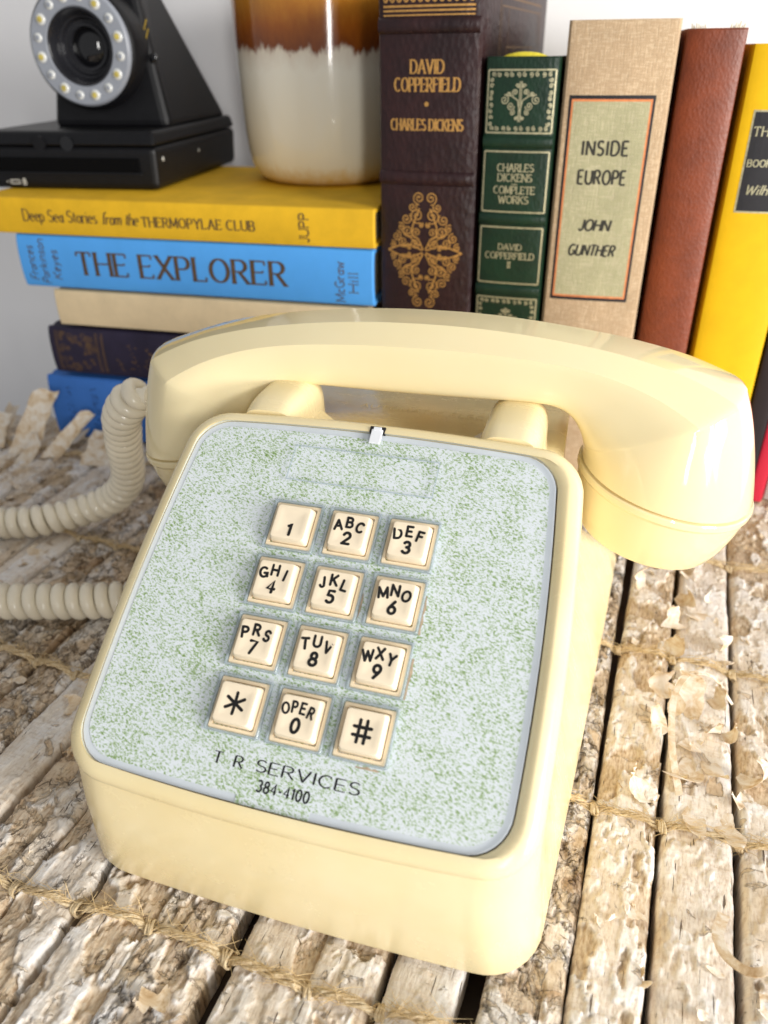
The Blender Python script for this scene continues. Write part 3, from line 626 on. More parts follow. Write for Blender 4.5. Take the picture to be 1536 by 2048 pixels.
# jute twine rows
def strand_path(s_row, phase, k):
    vs = np.arange(STR[0][0] + 11, -470, -1.3); bnd = [STR[i][0] - STR[i][1] - 1 for i in range(len(STR) - 1)]
    sm = s_row + 2.0 * np.sin(vs / 60 + k) + 1.3 * np.sin(vs / 17 + 2 * k)
    dn = np.array([min(abs(v_ - b_) for b_ in bnd) for v_ in vs])
    z = .95 - 3.4 * np.exp(-(dn / 3.4) ** 2) + .3 * np.sin(vs / 5 + k)
    return vs, sm, z, bnd
for k, srow in enumerate(TWR):
    vs, sm, z, bnd = strand_path(srow, 0, k)
    keep = vs > (-410 if srow > 400 else -470)
    vs, sm, z = vs[keep], sm[keep], z[keep]
    base = np.stack([vs * e1[0] + sm * e2[0], vs * e1[1] + sm * e2[1], z], 1) - MO
    T = np.gradient(base, axis=0); T /= np.linalg.norm(T, axis=1)[:, None]; N = np.cross(T, (0, 0, 1.0)); N /= np.linalg.norm(N, axis=1)[:, None]; Bn = np.cross(N, T)
    mb = MB(); ar = np.concatenate([[0], np.cumsum(np.linalg.norm(np.diff(base, axis=0), axis=1))])
    for ply in range(6):
        ph_ = ar * 2 * math.pi / (15 + 1.5 * (ply % 2)) + ply * 2 * math.pi / 6 + .35 * np.sin(ar / 7 + ply)
        rr = .72 + .26 * np.sin(ar / 6.3 + k + 2 * ply)
        mb.tube(base + rr[:, None] * (np.cos(ph_)[:, None] * N + .8 * np.sin(ph_)[:, None] * Bn), (.52 + .14 * np.sin(ar / 4.3 + ply * 2)) * (.9 + .25 * np.sin(ar / 31 + k)), 6)
    tw = mb.build('twine', 'twine', mat)
    for b_ in bnd:
        if b_ < vs[-1] or b_ > vs[0]: continue
        c_ = np.array([np.interp(-b_, -vs, base[:, i]) for i in range(3)]); tt = np.linspace(-1, 1, 40)
        kb = MB(); rk = random.Random(int(b_ * 10) + k)
        for sub in range(3):
            hx = []; sl_ = rk.uniform(-.5, .5); wd2 = rk.uniform(1.2, 2.2)
            for t in tt:
                a_ = t * math.pi * 1.25 + math.pi / 2 + .3 * sub
                hx.append(c_ + np.array([e1[0], e1[1], 0]) * (t * wd2 + (sub - 1) * .9 + sl_ * math.sin(a_ * 2)) + np.array([e2[0], e2[1], 0]) * ((2.0 + .3 * sub) * math.cos(a_)) + np.array([0, 0, 1]) * (1.5 * math.sin(a_) + .8))
            kb.tube(hx, .5 + .12 * np.sin(tt * 7 + sub), 6)
        kb.build('knot', 'twine', tw)
    # fibres standing off the twine
    fb = MB(); rr = random.Random(k)
    for _ in range(1700):
        i = rr.randrange(len(base)); p = base[i] + N[i] * rr.uniform(-2, 2) + np.array([0, 0, rr.uniform(-.4, 1.6)])
        a_ = rr.uniform(0, 6.28); d_ = np.array([math.cos(a_), math.sin(a_), rr.uniform(-.1, .7)]) * .5 + T[i] * rr.choice([-1, 1]) * .7
        L = rr.uniform(3, 9); c2 = np.array([rr.uniform(-1, 1), rr.uniform(-1, 1), rr.uniform(-.8, .3)]) * .35
        pts = [p + d_ * L * t + c2 * L * t * t for t in (0, .33, .66, 1)]
        fb.tube(pts, [.11, .10, .08, .04], 3, False)
    f_ = fb.build('twine_fibre', 'fuzz', tw, recalc=False); f_['kind'] = 'stuff'

# ------------------------------------------------------------------ telephone
PYAW = R_(-17.033); CZ = 82.7; AL = R_(35.063); ca, sa = math.cos(AL), math.sin(AL)
tel = thing('desk_telephone', 'ivory push-button desk telephone with green speckled faceplate', 'telephone', (-17.4, 182.7, 0), PYAW)
def FP(a_, b_, n=0.0): return (a_, b_ * ca - n * sa, CZ + b_ * sa + n * ca)
def ring(P, n, grow=0.0):
    P = np.asarray(P)
    if grow:
        T = np.roll(P, -1, 0) - np.roll(P, 1, 0); T /= np.linalg.norm(T, axis=1)[:, None]; P = P + grow * np.stack([T[:, 1], -T[:, 0]], 1)
    return np.array([FP(a_, b_, n) for a_, b_ in P])
RIM = rrect(66.5, 69.6, -57.8, 68.8, 15.5, 2.2, 1.8)
PLT = rrect(60.2, 63.6, -53.0, 64.4, 12.5, 2.4, 1.4, cx=-1.6)
def base_ring(z, y0, y1, xf, xr, r, bul=1.0): return np.array([(x, y, z) for x, y in rrect(xr, xf, y0, y1, r, bul, 1.2)])
mid = base_ring(0, -46.2, 140, 72.0, 60, 17)
mid[:, 2] = 30 + (mid[:, 1] + 46) / 186 * 22
low = base_ring(0, -43.5, 204, 73.0, 88.0, 18); low[:, 2] = 1.2 + .0 * low[:, 1]
lowi = base_ring(0, -41.5, 202, 71.0, 86.0, 17); lowi[:, 2] = 1.0
h = MB()
h.loft([ring(PLT, -5, -8), ring(PLT, -5.0), ring(PLT, -1.2, .25), ring(PLT, -.75, .6), ring(PLT, -.45, 1.5), ring(RIM, .25, -5.0), ring(RIM, .1, -4.0), ring(RIM, -.6, -2.2), ring(RIM, -1.9, -.8), ring(RIM, -3.6, -.15), ring(RIM, -5.2, 0.0)], True, False)
r_top = ring(RIM, -5.2); rr_ = [r_top + (mid - r_top) * t for t in (.0, .08, .3, .6, 1)]
for q_ in rr_[1:]:
    pass
h.loft(rr_ + [mid + (low - mid) * t for t in (.5, .93)] + [low + (lowi - low) * .25, lowi], False, True)
house = h.build('housing', 'ivory', tel, ang=50)
# cradle block with its recess and the two prongs
cr = MB()
cr.loft([[(x, y, z) for x, y in rrect(57, 60, 50, 132 + d_, 7, ns=4, nc=5)] for z, d_ in ((45, 8), (100, 0), (106.5, -1))] + [[(x, y, 108) for x, y in rrect(55, 58, 52, 129, 6, ns=4, nc=5)]], True, True)
crd = cr.build('cradle', 'ivory', tel, ang=40)
for sgn in (-1, 1):
    rings = []
    for y, zt, hw_ in ((59.0, 121.4, 9.8), (64, 123.4, 10.2), (70, 124.3, 10.3), (84, 124.8, 10.3), (88, 124.0, 10.0), (90.5, 121.5, 9.0)):
        sec = [(sgn * 42 + hw_ * 1.16, y, 100)] + [(sgn * 42 + hw_ * math.copysign(abs(math.cos(a_)) ** .55, math.cos(a_)), y, 111 + (zt - 111) * abs(math.sin(a_)) ** .62) for a_ in np.linspace(0, math.pi, 23)] + [(sgn * 42 - hw_ * 1.16, y, 100)]
        rings.append(sec)
    p_ = MB(); p_.loft(rings, True, True); p_.build('cradle_prong', 'ivory', tel, ang=50)
    p_ = MB()
    p_.loft([[(sgn * 26, y, z0), (sgn * 34, y, z0 + 6), (sgn * 34, y, 104), (sgn * 26, y, 104)] for y, z0 in ((62, 108.4), (84, 108.4))], True, True)
    p_.build('cradle_rib', 'ivory', tel, ang=30)
tx = Ink().text('AUTOMATIC ELECTRIC', -22, 101.0, 3.2, .55, .45, gap=.3, xs=1.25)
tx.lay('embossed_lettering', lambda x, y, l: (x, y, 108.05 + l), simple('embossed_ivory', srgb(247, 230, 182), .3), crd, .12)
for sx in (-1, 1):
    for y in (-26, 182):
        f_ = MB(); f_.lathe([(6, -.9), (6.5, -.5), (6.5, 2.0), (5, 2.6)], 20, (sx * 60, y, 0)); f_.build('rubber_foot', 'rubber', tel)
# face: grey border tray, speckled card, clear plate with key openings
PAP = rrect(58.2, 61.6, -50.8, 62.2, 10.8, 2.2, 1.2, cx=-1.6)
b_ = MB(); b_.loft([ring(PLT, -1.15, -.2), ring(PLT, -1.15, -4.5), ring(PLT, -4.4, -4.5), ring(PLT, -4.4, -.2), ring(PLT, -1.15, -.2)]); b_.build('plate_border', 'border', tel, ang=30)
pp = [tuple(p) for p in PAP]; i0 = next(i for i, p in enumerate(pp) if p[0] > -12.5); i1 = next(i for i, p in enumerate(pp) if p[0] > 9.4)
pap = pp[:i0] + [(-12.5, pp[i0][1]), (-12.5, -54.2), (9.4, -54.2), (9.4, pp[i1][1])] + pp[i1:]
card = thing_card = MB().add([FP(a_, b2, -1.0) for a_, b2 in pap] , [tuple(range(len(pap)))]).build('speckled_card', 'paper', tel, smooth=False)
KX = [-19.05, 0, 19.05]; KY = [28.7, 9.57, -9.57, -28.7]; KH = 7.55
def plate_mesh():
    bm = bmesh.new(); edges = []
    def loop(pts):
        vs = [bm.verts.new(Vector((p[0], p[1], 0))) for p in pts]
        for i in range(len(vs)): edges.append(bm.edges.new((vs[i], vs[(i + 1) % len(vs)])))
    o_ = ring(PLT, 0, -.15); loop([(p[0], (p[1]) / ca) for p in o_])
    e_ = KH + .82
    for kx in KX:
        for ky in KY: loop([(kx - e_, ky - e_), (kx + e_, ky - e_), (kx + e_, ky + e_), (kx - e_, ky + e_)])
    bmesh.ops.triangle_fill(bm, use_beauty=True, edges=edges)
    top = list(bm.faces); bmesh.ops.recalc_face_normals(bm, faces=top)
    g = bmesh.ops.extrude_face_region(bm, geom=top)
    for v_ in g['geom']:
        if isinstance(v_, bmesh.types.BMVert): v_.co.z = 1.0
    bmesh.ops.recalc_face_normals(bm, faces=bm.faces)
    bm.verts.index_update()
    V = []; F = []; mi = []
    for v_ in bm.verts: V.append(FP(v_.co.x, v_.co.y, -.85 + v_.co.z))
    for f in bm.faces:
        F.append([v_.index for v_ in f.verts]); zs = [v_.co.z for v_ in f.verts]; mi.append(1 if max(zs) - min(zs) > .5 else 0)
    bm.free(); return V, F, mi
V, F, mi = plate_mesh()
plate = mk('clear_plate', V, F, ['clear', 'clear_edge'], tel, smooth=False, mi=mi)
# raised outline of the empty number window, latch tab, slot
wn = MB()
for x0, x1, y0, y1 in ((-26.4, 22.8, 57.2, 57.55), (-26.4, 22.8, 44.6, 44.95), (-26.4, -26.05, 44.95, 57.2), (22.45, 22.8, 44.95, 57.2)):
    wn.add([FP(x, y, n) for n in (.1, .35) for y in (y0, y1) for x in (x0, x1)], [(0, 2, 3, 1), (4, 5, 7, 6), (0, 1, 5, 4), (2, 6, 7, 3), (0, 4, 6, 2), (1, 3, 7, 5)])
wn.build('number_window', 'clear_edge', tel, smooth=False)
def fbox(name, x0, x1, y0, y1, n0, n1, m, parent=tel, bv=.3):
    o_ = MB().add([FP(x, y, n) for n in (n0, n1) for y in (y0, y1) for x in (x0, x1)], [(0, 2, 3, 1), (4, 5, 7, 6), (0, 1, 5, 4), (2, 6, 7, 3), (0, 4, 6, 2), (1, 3, 7, 5)]).build(name, m, parent, smooth=False)
    return bev(o_, bv) if bv else o_
fbox('latch_slot', -2.9, 2.3, 65.4, 67.7, -3.0, .45, 'rubber', bv=0)
lt = fbox('latch_tab', -2.2, 1.7, 61.2, 66.6, .1, .8, 'white_plastic')
fbox('latch_tooth', -1.6, 1.1, 66.0, 67.3, .6, 1.0, 'white_plastic', lt, .15)
# printed dealer name
tx = Ink(); tx.text('T', -22.2, -45.2, 3.1, .62, .26, xs=1.3); tx.text('R', -15.6, -45.2, 3.1, .62, .26, xs=1.3); tx.text('SERVICES', -9.0, -44.9, 3.1, .62, .26, fit=30.2)
tx.text('384-4100', -7.2, -49.9, 2.9, .54, .5, fit=15.2, gap=.3)
tx.lay('dealer_lettering', lambda x, y, l: FP(x, y, -.98 + l), 'ink', card, .03, .003)
# worn card edges beside some of the openings
for x0, y0, x1, y1 in ((KX[1] + 8.4, KY[1] - 7, KX[1] + 9.0, KY[1] + 1.5), (KX[2] + 8.4, KY[1] - 8.0, KX[2] + 9.3, KY[1] + 4), (KX[2] + 8.4, KY[2] - 8.0, KX[2] + 9.4, KY[2] + 4), (KX[2] - .5, KY[3] - 9.3, KX[2] + 6.2, KY[3] - 8.4)):
    q = []
    for t in np.linspace(0, 1, 7): q.append((x0 + (x1 - x0) * t, y0) if x1 - x0 > y1 - y0 else (x0, y0 + (y1 - y0) * t))
    q2 = [((x, y1 - random.uniform(0, .6)) if x1 - x0 > y1 - y0 else (x1 - random.uniform(0, .7), y)) for x, y in q][::-1]
    MB().add([FP(x, y, -.94) for x, y in q + q2], [tuple(range(14))]).build('torn_card_edge', 'torn', card, smooth=False)
# keys
def sq(hx, r, n): return rrect(hx, hx, -hx, hx, r, ns=3, nc=4)
def key_base_mesh():
    m_ = MB(); rings = []
    for hw_, n in ((KH, -4.0), (KH, -.25), (KH - .25, 0), (6.5, 0), (6.42, -.5), (6.3, -1.2)):
        P = sq(hw_, .5, n); rings.append([(x, y, n) for x, y in P])
    m_.loft(rings, True, True); return m_
def key_cap_mesh():
    m_ = MB(); rings = []
    for hw_, n in ((6.15, -1.0), (6.12, .3), (5.62, 2.75), (5.45, 3.05), (5.1, 3.12), (3.8, 2.92), (2.2, 2.78), (.8, 2.74)):
        P = sq(hw_, min(.9, hw_ * .3), n); rings.append([(x, y, n) for x, y in P])
    m_.loft(rings, True, True); return m_
def dish(x, y): # key top height
    r = max(abs(x), abs(y)); return float(np.interp(r, [0, .8, 2.2, 3.8, 5.1], [2.74, 2.74, 2.78, 2.92, 3.12]))
kb_m = key_base_mesh(); kc_m = key_cap_mesh()
me_kb = rawmesh('key_base', kb_m.V, kb_m.F, 'keybase', ang=30); me_kc = rawmesh('key_cap', kc_m.V, kc_m.F, 'key', ang=30)
FM = Matrix(((1, 0, 0), (0, ca, -sa), (0, sa, ca))).to_4x4()
LAB = [['1', 'ABC2', 'DEF3'], ['GHI4', 'JKL5', 'MNO6'], ['PRS7', 'TUV8', 'WXY9'], ['*', 'OPER0', '#']]
fm_ = MB(); fm_.loft([[(x, y, n) for x, y in sq(hw_, .6, n)] for hw_, n in ((KH + .12, -1.2), (KH + .12, .45), (KH + .32, .6), (KH + .62, .6), (KH + .8, .42), (KH + .8, -.6), (KH + .12, -1.2))])
me_kf = rawmesh('key_frame', fm_.V, fm_.F, 'clear_edge', ang=30)
for r in range(4):
    for c_ in range(3):
        ko = link('key', me_kb, tel); p = FP(KX[c_], KY[r], 0); ko.matrix_local = Matrix.Translation(Vector(p) * .001) @ FM
        kc = link('key_cap', me_kc, ko); kc.rotation_euler = (R_(random.uniform(-.6, .6)), R_(random.uniform(-.6, .6)), R_(random.uniform(-.5, .5)))
        link('key_frame', me_kf, ko)
        L = LAB[r][c_]; ik = Ink(); kw = dict(cap=True, align='c')
        if L in '*#': ik.text(L, -.1, -3.0 if L == '*' else -3.1, 6.0, .92, **kw)
        elif L == '1': ik.text('1', .2, -4.3, 3.9, .95, **kw)
        else:
            ik.text(L[-1], 0, -4.35, 3.75, .95, **kw)
            if len(L) == 4:
                for ch, x, y, ro in zip(L[:3], (-3.35, -.1, 3.2), (.1, 1.25, .05), (.16, 0, -.16)): ik.text(ch, x, y, 3.05, .8, rot=ro, **kw)
            else:
                for ch, x, y, ro in zip(L[:4], (-3.7, -1.35, 1.0, 3.4), (.35, 1.1, 1.05, .25), (.2, .06, -.06, -.2)): ik.text(ch, x, y, 2.9, .66, rot=ro, xs=.82, **kw)
        ik.lay('key_lettering', lambda x, y, l: (x, y, dish(x, y) + l), 'ink', ko, .06, .004)

# ------------------------------------------------------------------ handset
hs = thing('handset', 'glossy ivory telephone handset lying across the cradle', 'handset', (-17.4, 182.7, 0), PYAW)
ZR = 81.7
ST = [((0, 66), (0, 41.0), 17.0, 0), ((14, 65.8), (14, 41.1), 17, 0), ((28, 65.1), (28, 41.3), 17, 0), ((42, 63.9), (40, 41.6), 17.1, 0), ((55, 62.4), (48.5, 41.2), 17.4, .02), ((68, 60.6), (53.5, 39.6), 18.2, .06), ((81, 58.2), (56.6, 37.0), 19.6, .14), ((93, 55.4), (58.6, 33.8), 21.6, .25),
      ((103, 52.4), (59.8, 30.6), 23.8, .4), ((111, 49.6), (60.4, 28.0), 25.9, .55), ((113.2, 48.0), (60.5, 27.3), 26.5, .62), ((116.0, 41.0), (60.8, 25.4), 28.0, .76), ((118.6, 32.5), (60.9, 23.6), 29.4, .88), ((121.0, 22.0), (61.0, 22.2), 30.8, .96), ((122.6, 12.0), (61, 21.0), 31.8, 1.0), ((123.0, 8.2), (61, 20.6), 32.0, 1.0)]
HEXA = catmull([(0, 0), (.42, .0), (.74, .025), (.93, .10), (1.0, .26), (1.012, .5), (1.005, .66), (.985, .755)], 4)
HEX = np.vstack([HEXA, [(.83, .836), (.675, .918), (.52, 1.0), (.35, 1.002), (.17, 1.004), (0, 1.005)]])
KA = len(HEXA) - 1; KB = KA + 3; NH = len(HEX)
CIR = np.array([(math.sin(a_), .5 - .5 * math.cos(a_)) for a_ in np.concatenate([np.linspace(0, 1.95, KA + 1), np.linspace(1.95, 2.45, 4)[1:], np.linspace(2.45, math.pi, 4)[1:]])])
SA = np.array([[O[0], O[1], I[0], I[1], w_, m_] for O, I, w_, m_ in ST])
kc_ = 10      # the corner station stays sharp
SD = np.vstack([catmull(SA[:kc_ + 1], 4), catmull(SA[kc_:], 4)[1:]]); KC = kc_ * 4
def section(row, sx):
    ox, oz, ix, iz, w_, m_ = row; m_ = min(1, max(0, m_)); half = HEX * (1 - m_) + CIR * m_
    O = np.array((ox, oz)); I = np.array((ix, iz)); pts = []
    full = [(p[0], p[1]) for p in half] + [(-p[0], p[1]) for p in half[-2:0:-1]]
    for t, s_ in full:
        q = I + (O - I) * s_; pts.append((sx * q[0], 97 - t * w_, q[1] + ZR))
    return pts
hm = MB(); hm.loft([section(r_, -1) for r_ in SD[:0:-1]] + [section(r_, 1) for r_ in SD], True, True)
tilt = R_(-1.1)
def htf(V):
    V = np.array(V, float); c0 = np.array([0, 97, ZR + 50]); Q = V - c0
    x = Q[:, 0] * math.cos(tilt) + Q[:, 2] * math.sin(tilt); z = -Q[:, 0] * math.sin(tilt) + Q[:, 2] * math.cos(tilt)
    x = 123 - (123 - x) * .966
    return np.stack([x, Q[:, 1], z], 1) + c0 + np.array([0.8, 0, -.6])
hb = mk('handle', htf(hm.V), hm.F, 'handset', hs, ang=75)
nsec = 2 * NH - 2; nst = 2 * len(SD) - 1; mid_ = len(SD) - 1; crease = {KA, KB, nsec - KA, nsec - KB}
shp = hb.data.attributes.get('sharp_edge') or hb.data.attributes.new('sharp_edge', 'BOOLEAN', 'EDGE')
for ed in hb.data.edges:
    a_, b_ = ed.vertices; ia, ja = divmod(a_, nsec); ib, jb = divmod(b_, nsec)
    if ja == jb and ja in crease and abs(ia - mid_) <= KC and abs(ib - mid_) <= KC: shp.data[ed.index].value = True
    if ia == ib and abs(ia - mid_) == KC and KA <= min(ja, jb) and max(ja, jb) <= nsec - KA: shp.data[ed.index].value = True
for sx, nm in ((1, 'earpiece_cap'), (-1, 'mouthpiece_cap')):
    ctr = np.array([sx * 92.0, 97, 14.4 + ZR]); tau = math.atan2(12.4, 62)
    wv_ = np.array([-sx * math.sin(tau), 0, -math.cos(tau)]); uv = np.array([sx * math.cos(tau), 0, -math.sin(tau)]); vv_ = np.cross(wv_, uv)
    cm = MB(); cm.lathe([(30.5, -1.0), (30.6, .7), (32.2, .9), (32.5, 1.5), (32.5, 3.2), (31.9, 3.9), (31.5, 4.5), (30.8, 10), (29.2, 16.5), (27.0, 22), (25.6, 24.2), (23.0, 25.3), (18, 25.4), (5, 24.6)], 64, ctr, np.stack([uv, vv_, wv_], 1))
    mk(nm, htf(cm.V), cm.F, 'handset', hs, ang=25)
# ------------------------------------------------------------------ coiled cord
cw = thing('coiled_cord', 'coiled beige handset cord looping over the bark mat', 'cord', (-17.4, 182.7, 0), PYAW)
CP = catmull([(-109, 96, 104.5), (-117, 97, 105), (-126, 99, 99.5), (-136, 105, 89), (-143, 113, 78), (-150, 121, 66), (-156, 129, 54), (-162, 136, 42), (-169, 141, 31), (-178, 143, 21.5), (-190, 141, 14.5), (-204, 134, 10.5), (-222, 123, 9.0), (-250, 114, 9.0), (-285, 100, 9.0), (-305, 75, 9.0), (-290, 48, 9.0), (-255, 43, 9.0), (-220, 50, 9.0), (-190, 58, 9.0), (-165, 65, 9.0), (-143, 72, 9.0), (-118, 82, 9.0), (-100, 88, 9)], 30)
arl = np.concatenate([[0], np.cumsum(np.linalg.norm(np.diff(CP, axis=0), axis=1))]); tot = arl[-1]
lead = 9.0; pitch = 6.6; nT = (tot - lead) / pitch; npt = int(nT * 22)
sA = np.concatenate([np.linspace(0, lead, 10, endpoint=False), np.linspace(lead, tot, npt)])
Pc = np.stack([np.interp(sA, arl, CP[:, i]) for i in range(3)], 1)
ker = np.ones(9) / 9
T = np.stack([np.gradient(CP[:, i], arl) for i in range(3)], 1); T = np.stack([np.interp(sA, arl, T[:, i]) for i in range(3)], 1); T /= np.linalg.norm(T, axis=1)[:, None]
u_ = np.cross(T[0], (0, 0, 1.0)); u_ /= np.linalg.norm(u_); U = []
for i in range(len(T)): u_ = u_ - T[i] * (u_ @ T[i]); u_ /= np.linalg.norm(u_); U.append(u_.copy())
U = np.array(U); Wv = np.cross(T, U)
ph_ = np.maximum(sA - lead, 0) / pitch * 2 * math.pi + 1.2; cr_ = 5.7 * sst(0, lead + 7, sA)
HP = Pc + cr_[:, None] * (np.cos(ph_)[:, None] * U + np.sin(ph_)[:, None] * Wv)
cb = MB(); cb.tube(HP, 3.2, 10); cb.build('coil', 'cord', cw, recalc=False)
sr = MB(); sr.lathe([(3.4, -7), (3.6, -2), (3.3, 2), (4.2, 2.4), (4.2, 4.2), (3.1, 4.6), (2.9, 8.5), (2.3, 9)], 20, (-111.5, 96.5, 104.5), np.array([[0, .0, -1], [1, 0, 0.0], [0, -1.0, 0]]).astype(float)); sr.build('strain_relief', 'cord', cw)

# ------------------------------------------------------------------ books
def book(name, label, frame, T, H, D, cover, bulge=3.0, board=2.4, inset=3.5, group=None, pages='pages', joint=1.0):
    """frame: matrix mapping book axes (x thickness, y depth away from spine, z height) to the world, origin at the spine's foot, middle"""
    e = bpy.data.objects.new(name, None); COL.objects.link(e); e.empty_display_size = .01; e.matrix_world = frame
    e['label'] = label; e['category'] = 'book'
    if group: e['group'] = group
    n = 41; xs = np.linspace(-T / 2, T / 2, n)
    def prof(x):
        q = abs(x) / (T / 2)
        return -bulge * math.sqrt(max(0, 1 - (q * .96) ** 2.3)) + bulge * .25
    def side(x): return 0
    outer = [(-T / 2, D), (-T / 2, 9.5), (-T / 2 + joint * .8, 7.2), (-T / 2 + joint, 6.0), (-T / 2 + joint * .7, 4.6), (-T / 2, 2.6)] + [(x, prof(x) + 1.2) for x in xs[1:-1]] + [(T / 2, 2.6), (T / 2 - joint * .7, 4.6), (T / 2 - joint, 6.0), (T / 2 - joint * .8, 7.2), (T / 2, 9.5), (T / 2, D)]
    inner = [(T / 2 - board, D), (T / 2 - board, 5)] + [(x * (1 - 2 * board / T), prof(x) + 1.2 + board * .8) for x in xs[::-1][1:-1]] + [(-T / 2 + board, 5), (-T / 2 + board, D)]
    poly = outer + inner; hs_ = [0, .7, 2.0] + list(np.linspace(6, H - 6, 5)) + [H - 2, H - .7, H]
    rings = []
    for h_ in hs_:
        k_ = .5 if h_ in (0, H) else 0
        rings.append([(x, y + (k_ if y < 2.5 else 0), h_) for x, y in poly])
    m_ = MB(); m_.loft(rings)
    no, ni = len(outer), len(inner)
    # end caps as quad strips between outer and inner outline
    def strip(base):
        F = []; oi = list(range(no)); ii = [no + ni - 1 - k_ for k_ in range(ni)]
        mo = np.linspace(0, 1, no); m2 = np.linspace(0, 1, ni); a_ = b2 = 0
        while a_ < no - 1 or b2 < ni - 1:
            if b2 >= ni - 1 or (a_ < no - 1 and mo[a_ + 1] <= m2[b2 + 1]): F.append((base + oi[a_], base + oi[a_ + 1], base + ii[b2])); a_ += 1
            else: F.append((base + oi[a_], base + ii[b2 + 1], base + ii[b2])); b2 += 1
        return F
    nb = no + ni; m_.F += strip(0) + strip((len(hs_) - 1) * nb); m_.mi += [0] * (len(m_.F) - len(m_.mi))
    cv = mk('cover', m_.V, m_.F, cover, e, ang=32)
    pg = MB(); x0 = T / 2 - board - .05
    pr_ = [(-x0, D - inset), (-x0, 7)] + [(x * (2 * x0 / T), prof(x) + 1.2 + board + 1.4) for x in xs[1:-1]] + [(x0, 7), (x0, D - inset)] + [(x, D - inset - 2.0 * (1 - (x / x0) ** 2)) for x in np.linspace(x0, -x0, 9)[1:-1]]
    pg.loft([[(x, y, h_) for x, y in pr_] for h_ in (inset, H - inset)], True, True); pg.build('page_block', pages, e, ang=30)
    fn = lambda x, z, l: (x, prof(max(-T / 2, min(T / 2, x))) + 1.2 - l, z)
    return e, cv, fn
def standing(u0, u1, off, yaw=0.0, z0=0.0, lean=0.0):
    p = bw((u0 + u1) / 2, off, z0)
    return Matrix.Translation(Vector(p) * .001) @ Matrix.Rotation(BYAW + R_(yaw), 4, 'Z') @ Matrix.Rotation(R_(lean), 4, 'Y')
def lying(u0, off, zc, yaw=0.0):
    # book height axis -> +u (spine reads left to right), thickness axis -> down
    p = bw(u0, off, zc)
    Rm = Matrix(((0, 0, 1, 0), (0, 1, 0, 0), (-1, 0, 0, 0), (0, 0, 0, 1)))
    return Matrix.Translation(Vector(p) * .001) @ Matrix.Rotation(BYAW + R_(yaw), 4, 'Z') @ Rm
def band(fn, cover, par, T, z, w_=4.0, hgt=1.3):
    xs = np.linspace(-T / 2 + .6, T / 2 - .6, 15); rings = []
    for a_ in np.linspace(0, math.pi, 7): rings.append([fn(x, z - w_ / 2 * math.cos(a_), hgt * math.sin(a_) - .2) for x in xs])
    mb = MB(); mb.loft(rings, closed=False); return mb.build('raised_band', cover, par, ang=60, recalc=False)
GS = 'books stacked flat'; GU = 'books standing in a row'
def faded(ik, x, y0, y1, h, seed):   # a line of print worn past reading
    r = random.Random(seed); y = y0
    while y < y1:
        st_ = r.uniform(1.6, 3.0)
        for _ in range(r.choice([1, 2, 2, 3])):
            a = (x + r.uniform(0, h), y + r.uniform(0, st_)); ik.stroke([a, (a[0] + r.uniform(-.5, .5) * h, a[1] + r.uniform(-.6, .6) * st_)], .75, .5)
        y += st_ + .6
# lower stack. text is drawn with x along the book's height axis
def lay_flat(ink, name, fn, T, mat_, par, lift=.16): # ink x -> along spine (u), ink y -> up (z)
    return ink.lay(name, lambda x, y, l: fn(-y, x, l), mat_, par, lift)
e, cv, fn = book('book', 'mid blue book at the bottom of the flat stack', lying(4, 0, 22.5), 44, 224, 150, 'blue2_cloth', 2.5, group=GS)
ik = Ink(); faded(ik, 12, -14, 13, 5, 1); faded(ik, 31, -12, 14, 5, 2); lay_flat(ik, 'spine_lettering', fn, 44, 'navy_ink', cv)
e, cv, fn = book('book', 'dark purple book with worn gold spine ornament in the flat stack', lying(13, 1, 62.7), 31, 214, 148, 'purple_cloth', 3.2, group=GS)
ik = Ink(); rnd = random.Random(4)
for x in (5, 6.2, 34, 35.2, 38, 39): ik.stroke(np.linspace((x, -13), (x, 13), 7), .45)
for k_ in range(46):
    x, y = rnd.uniform(8, 32), rnd.uniform(-13, 13)
    if (x - 19) ** 2 / 49 + (y + 1) ** 2 / 64 < 1: continue
    ik.spiral(x, y, rnd.uniform(1.2, 2.8), rnd.uniform(0, 6), 1.2, .42, rnd.choice([-1, 1]))
for k_ in range(7): ik.spiral(19 + 6.4 * math.cos(k_ * .9), -1 + 8 * math.sin(k_ * .9), 1.7, k_, 1.3, .45)
for i, (y_, x) in enumerate(((-3, 48), (9, 57), (5, 67))): faded(ik, x, -10, y_, 5, 7 + i)
lay_flat(ik, 'spine_gilding', fn, 31, 'dullgold', cv)
e, cv, fn = book('book', 'plain cream book without lettering in the flat stack', lying(24, 0, 91.2), 22.4, 205, 146, 'cream_cloth', 1.6, group=GS)
e, cv, fn = book('book', 'sky blue book with large brown title letters on its spine', lying(6, 0, 119.4), 31.6, 226, 150, 'blue_cloth', 3.0, group=GS)
ik = Ink(); ik.text('THE EXPLORER', 40.5, -6.2, 13.0, 2.6, .95, .12, fit=133.5, gap=.24)
lay_flat(ik, 'spine_title', fn, 31.6, 'brown_ink', cv)
ik = Ink(); ik.text('Frances', 11.0, -11, 5.4, .75, .45, rot=R_(90), slant=.2, fit=20); ik.text('Parkinson', 18.8, -13, 5.4, .75, .45, rot=R_(90), slant=.2, fit=26); ik.text('Keyes', 27.5, -10, 5.4, .75, .45, rot=R_(90), slant=.2, fit=17)
lay_flat(ik, 'spine_author', fn, 31.6, 'brown_ink', cv); ik = Ink(); ik.text('McGraw', 209, -13.5, 5.2, .75, .45, .08, rot=R_(90), fit=22); ik.text('Hill', 217, -8, 5.2, .75, .45, .08, rot=R_(90), fit=11)
lay_flat(ik, 'spine_publisher', fn, 31.6, 'brown_ink', cv)
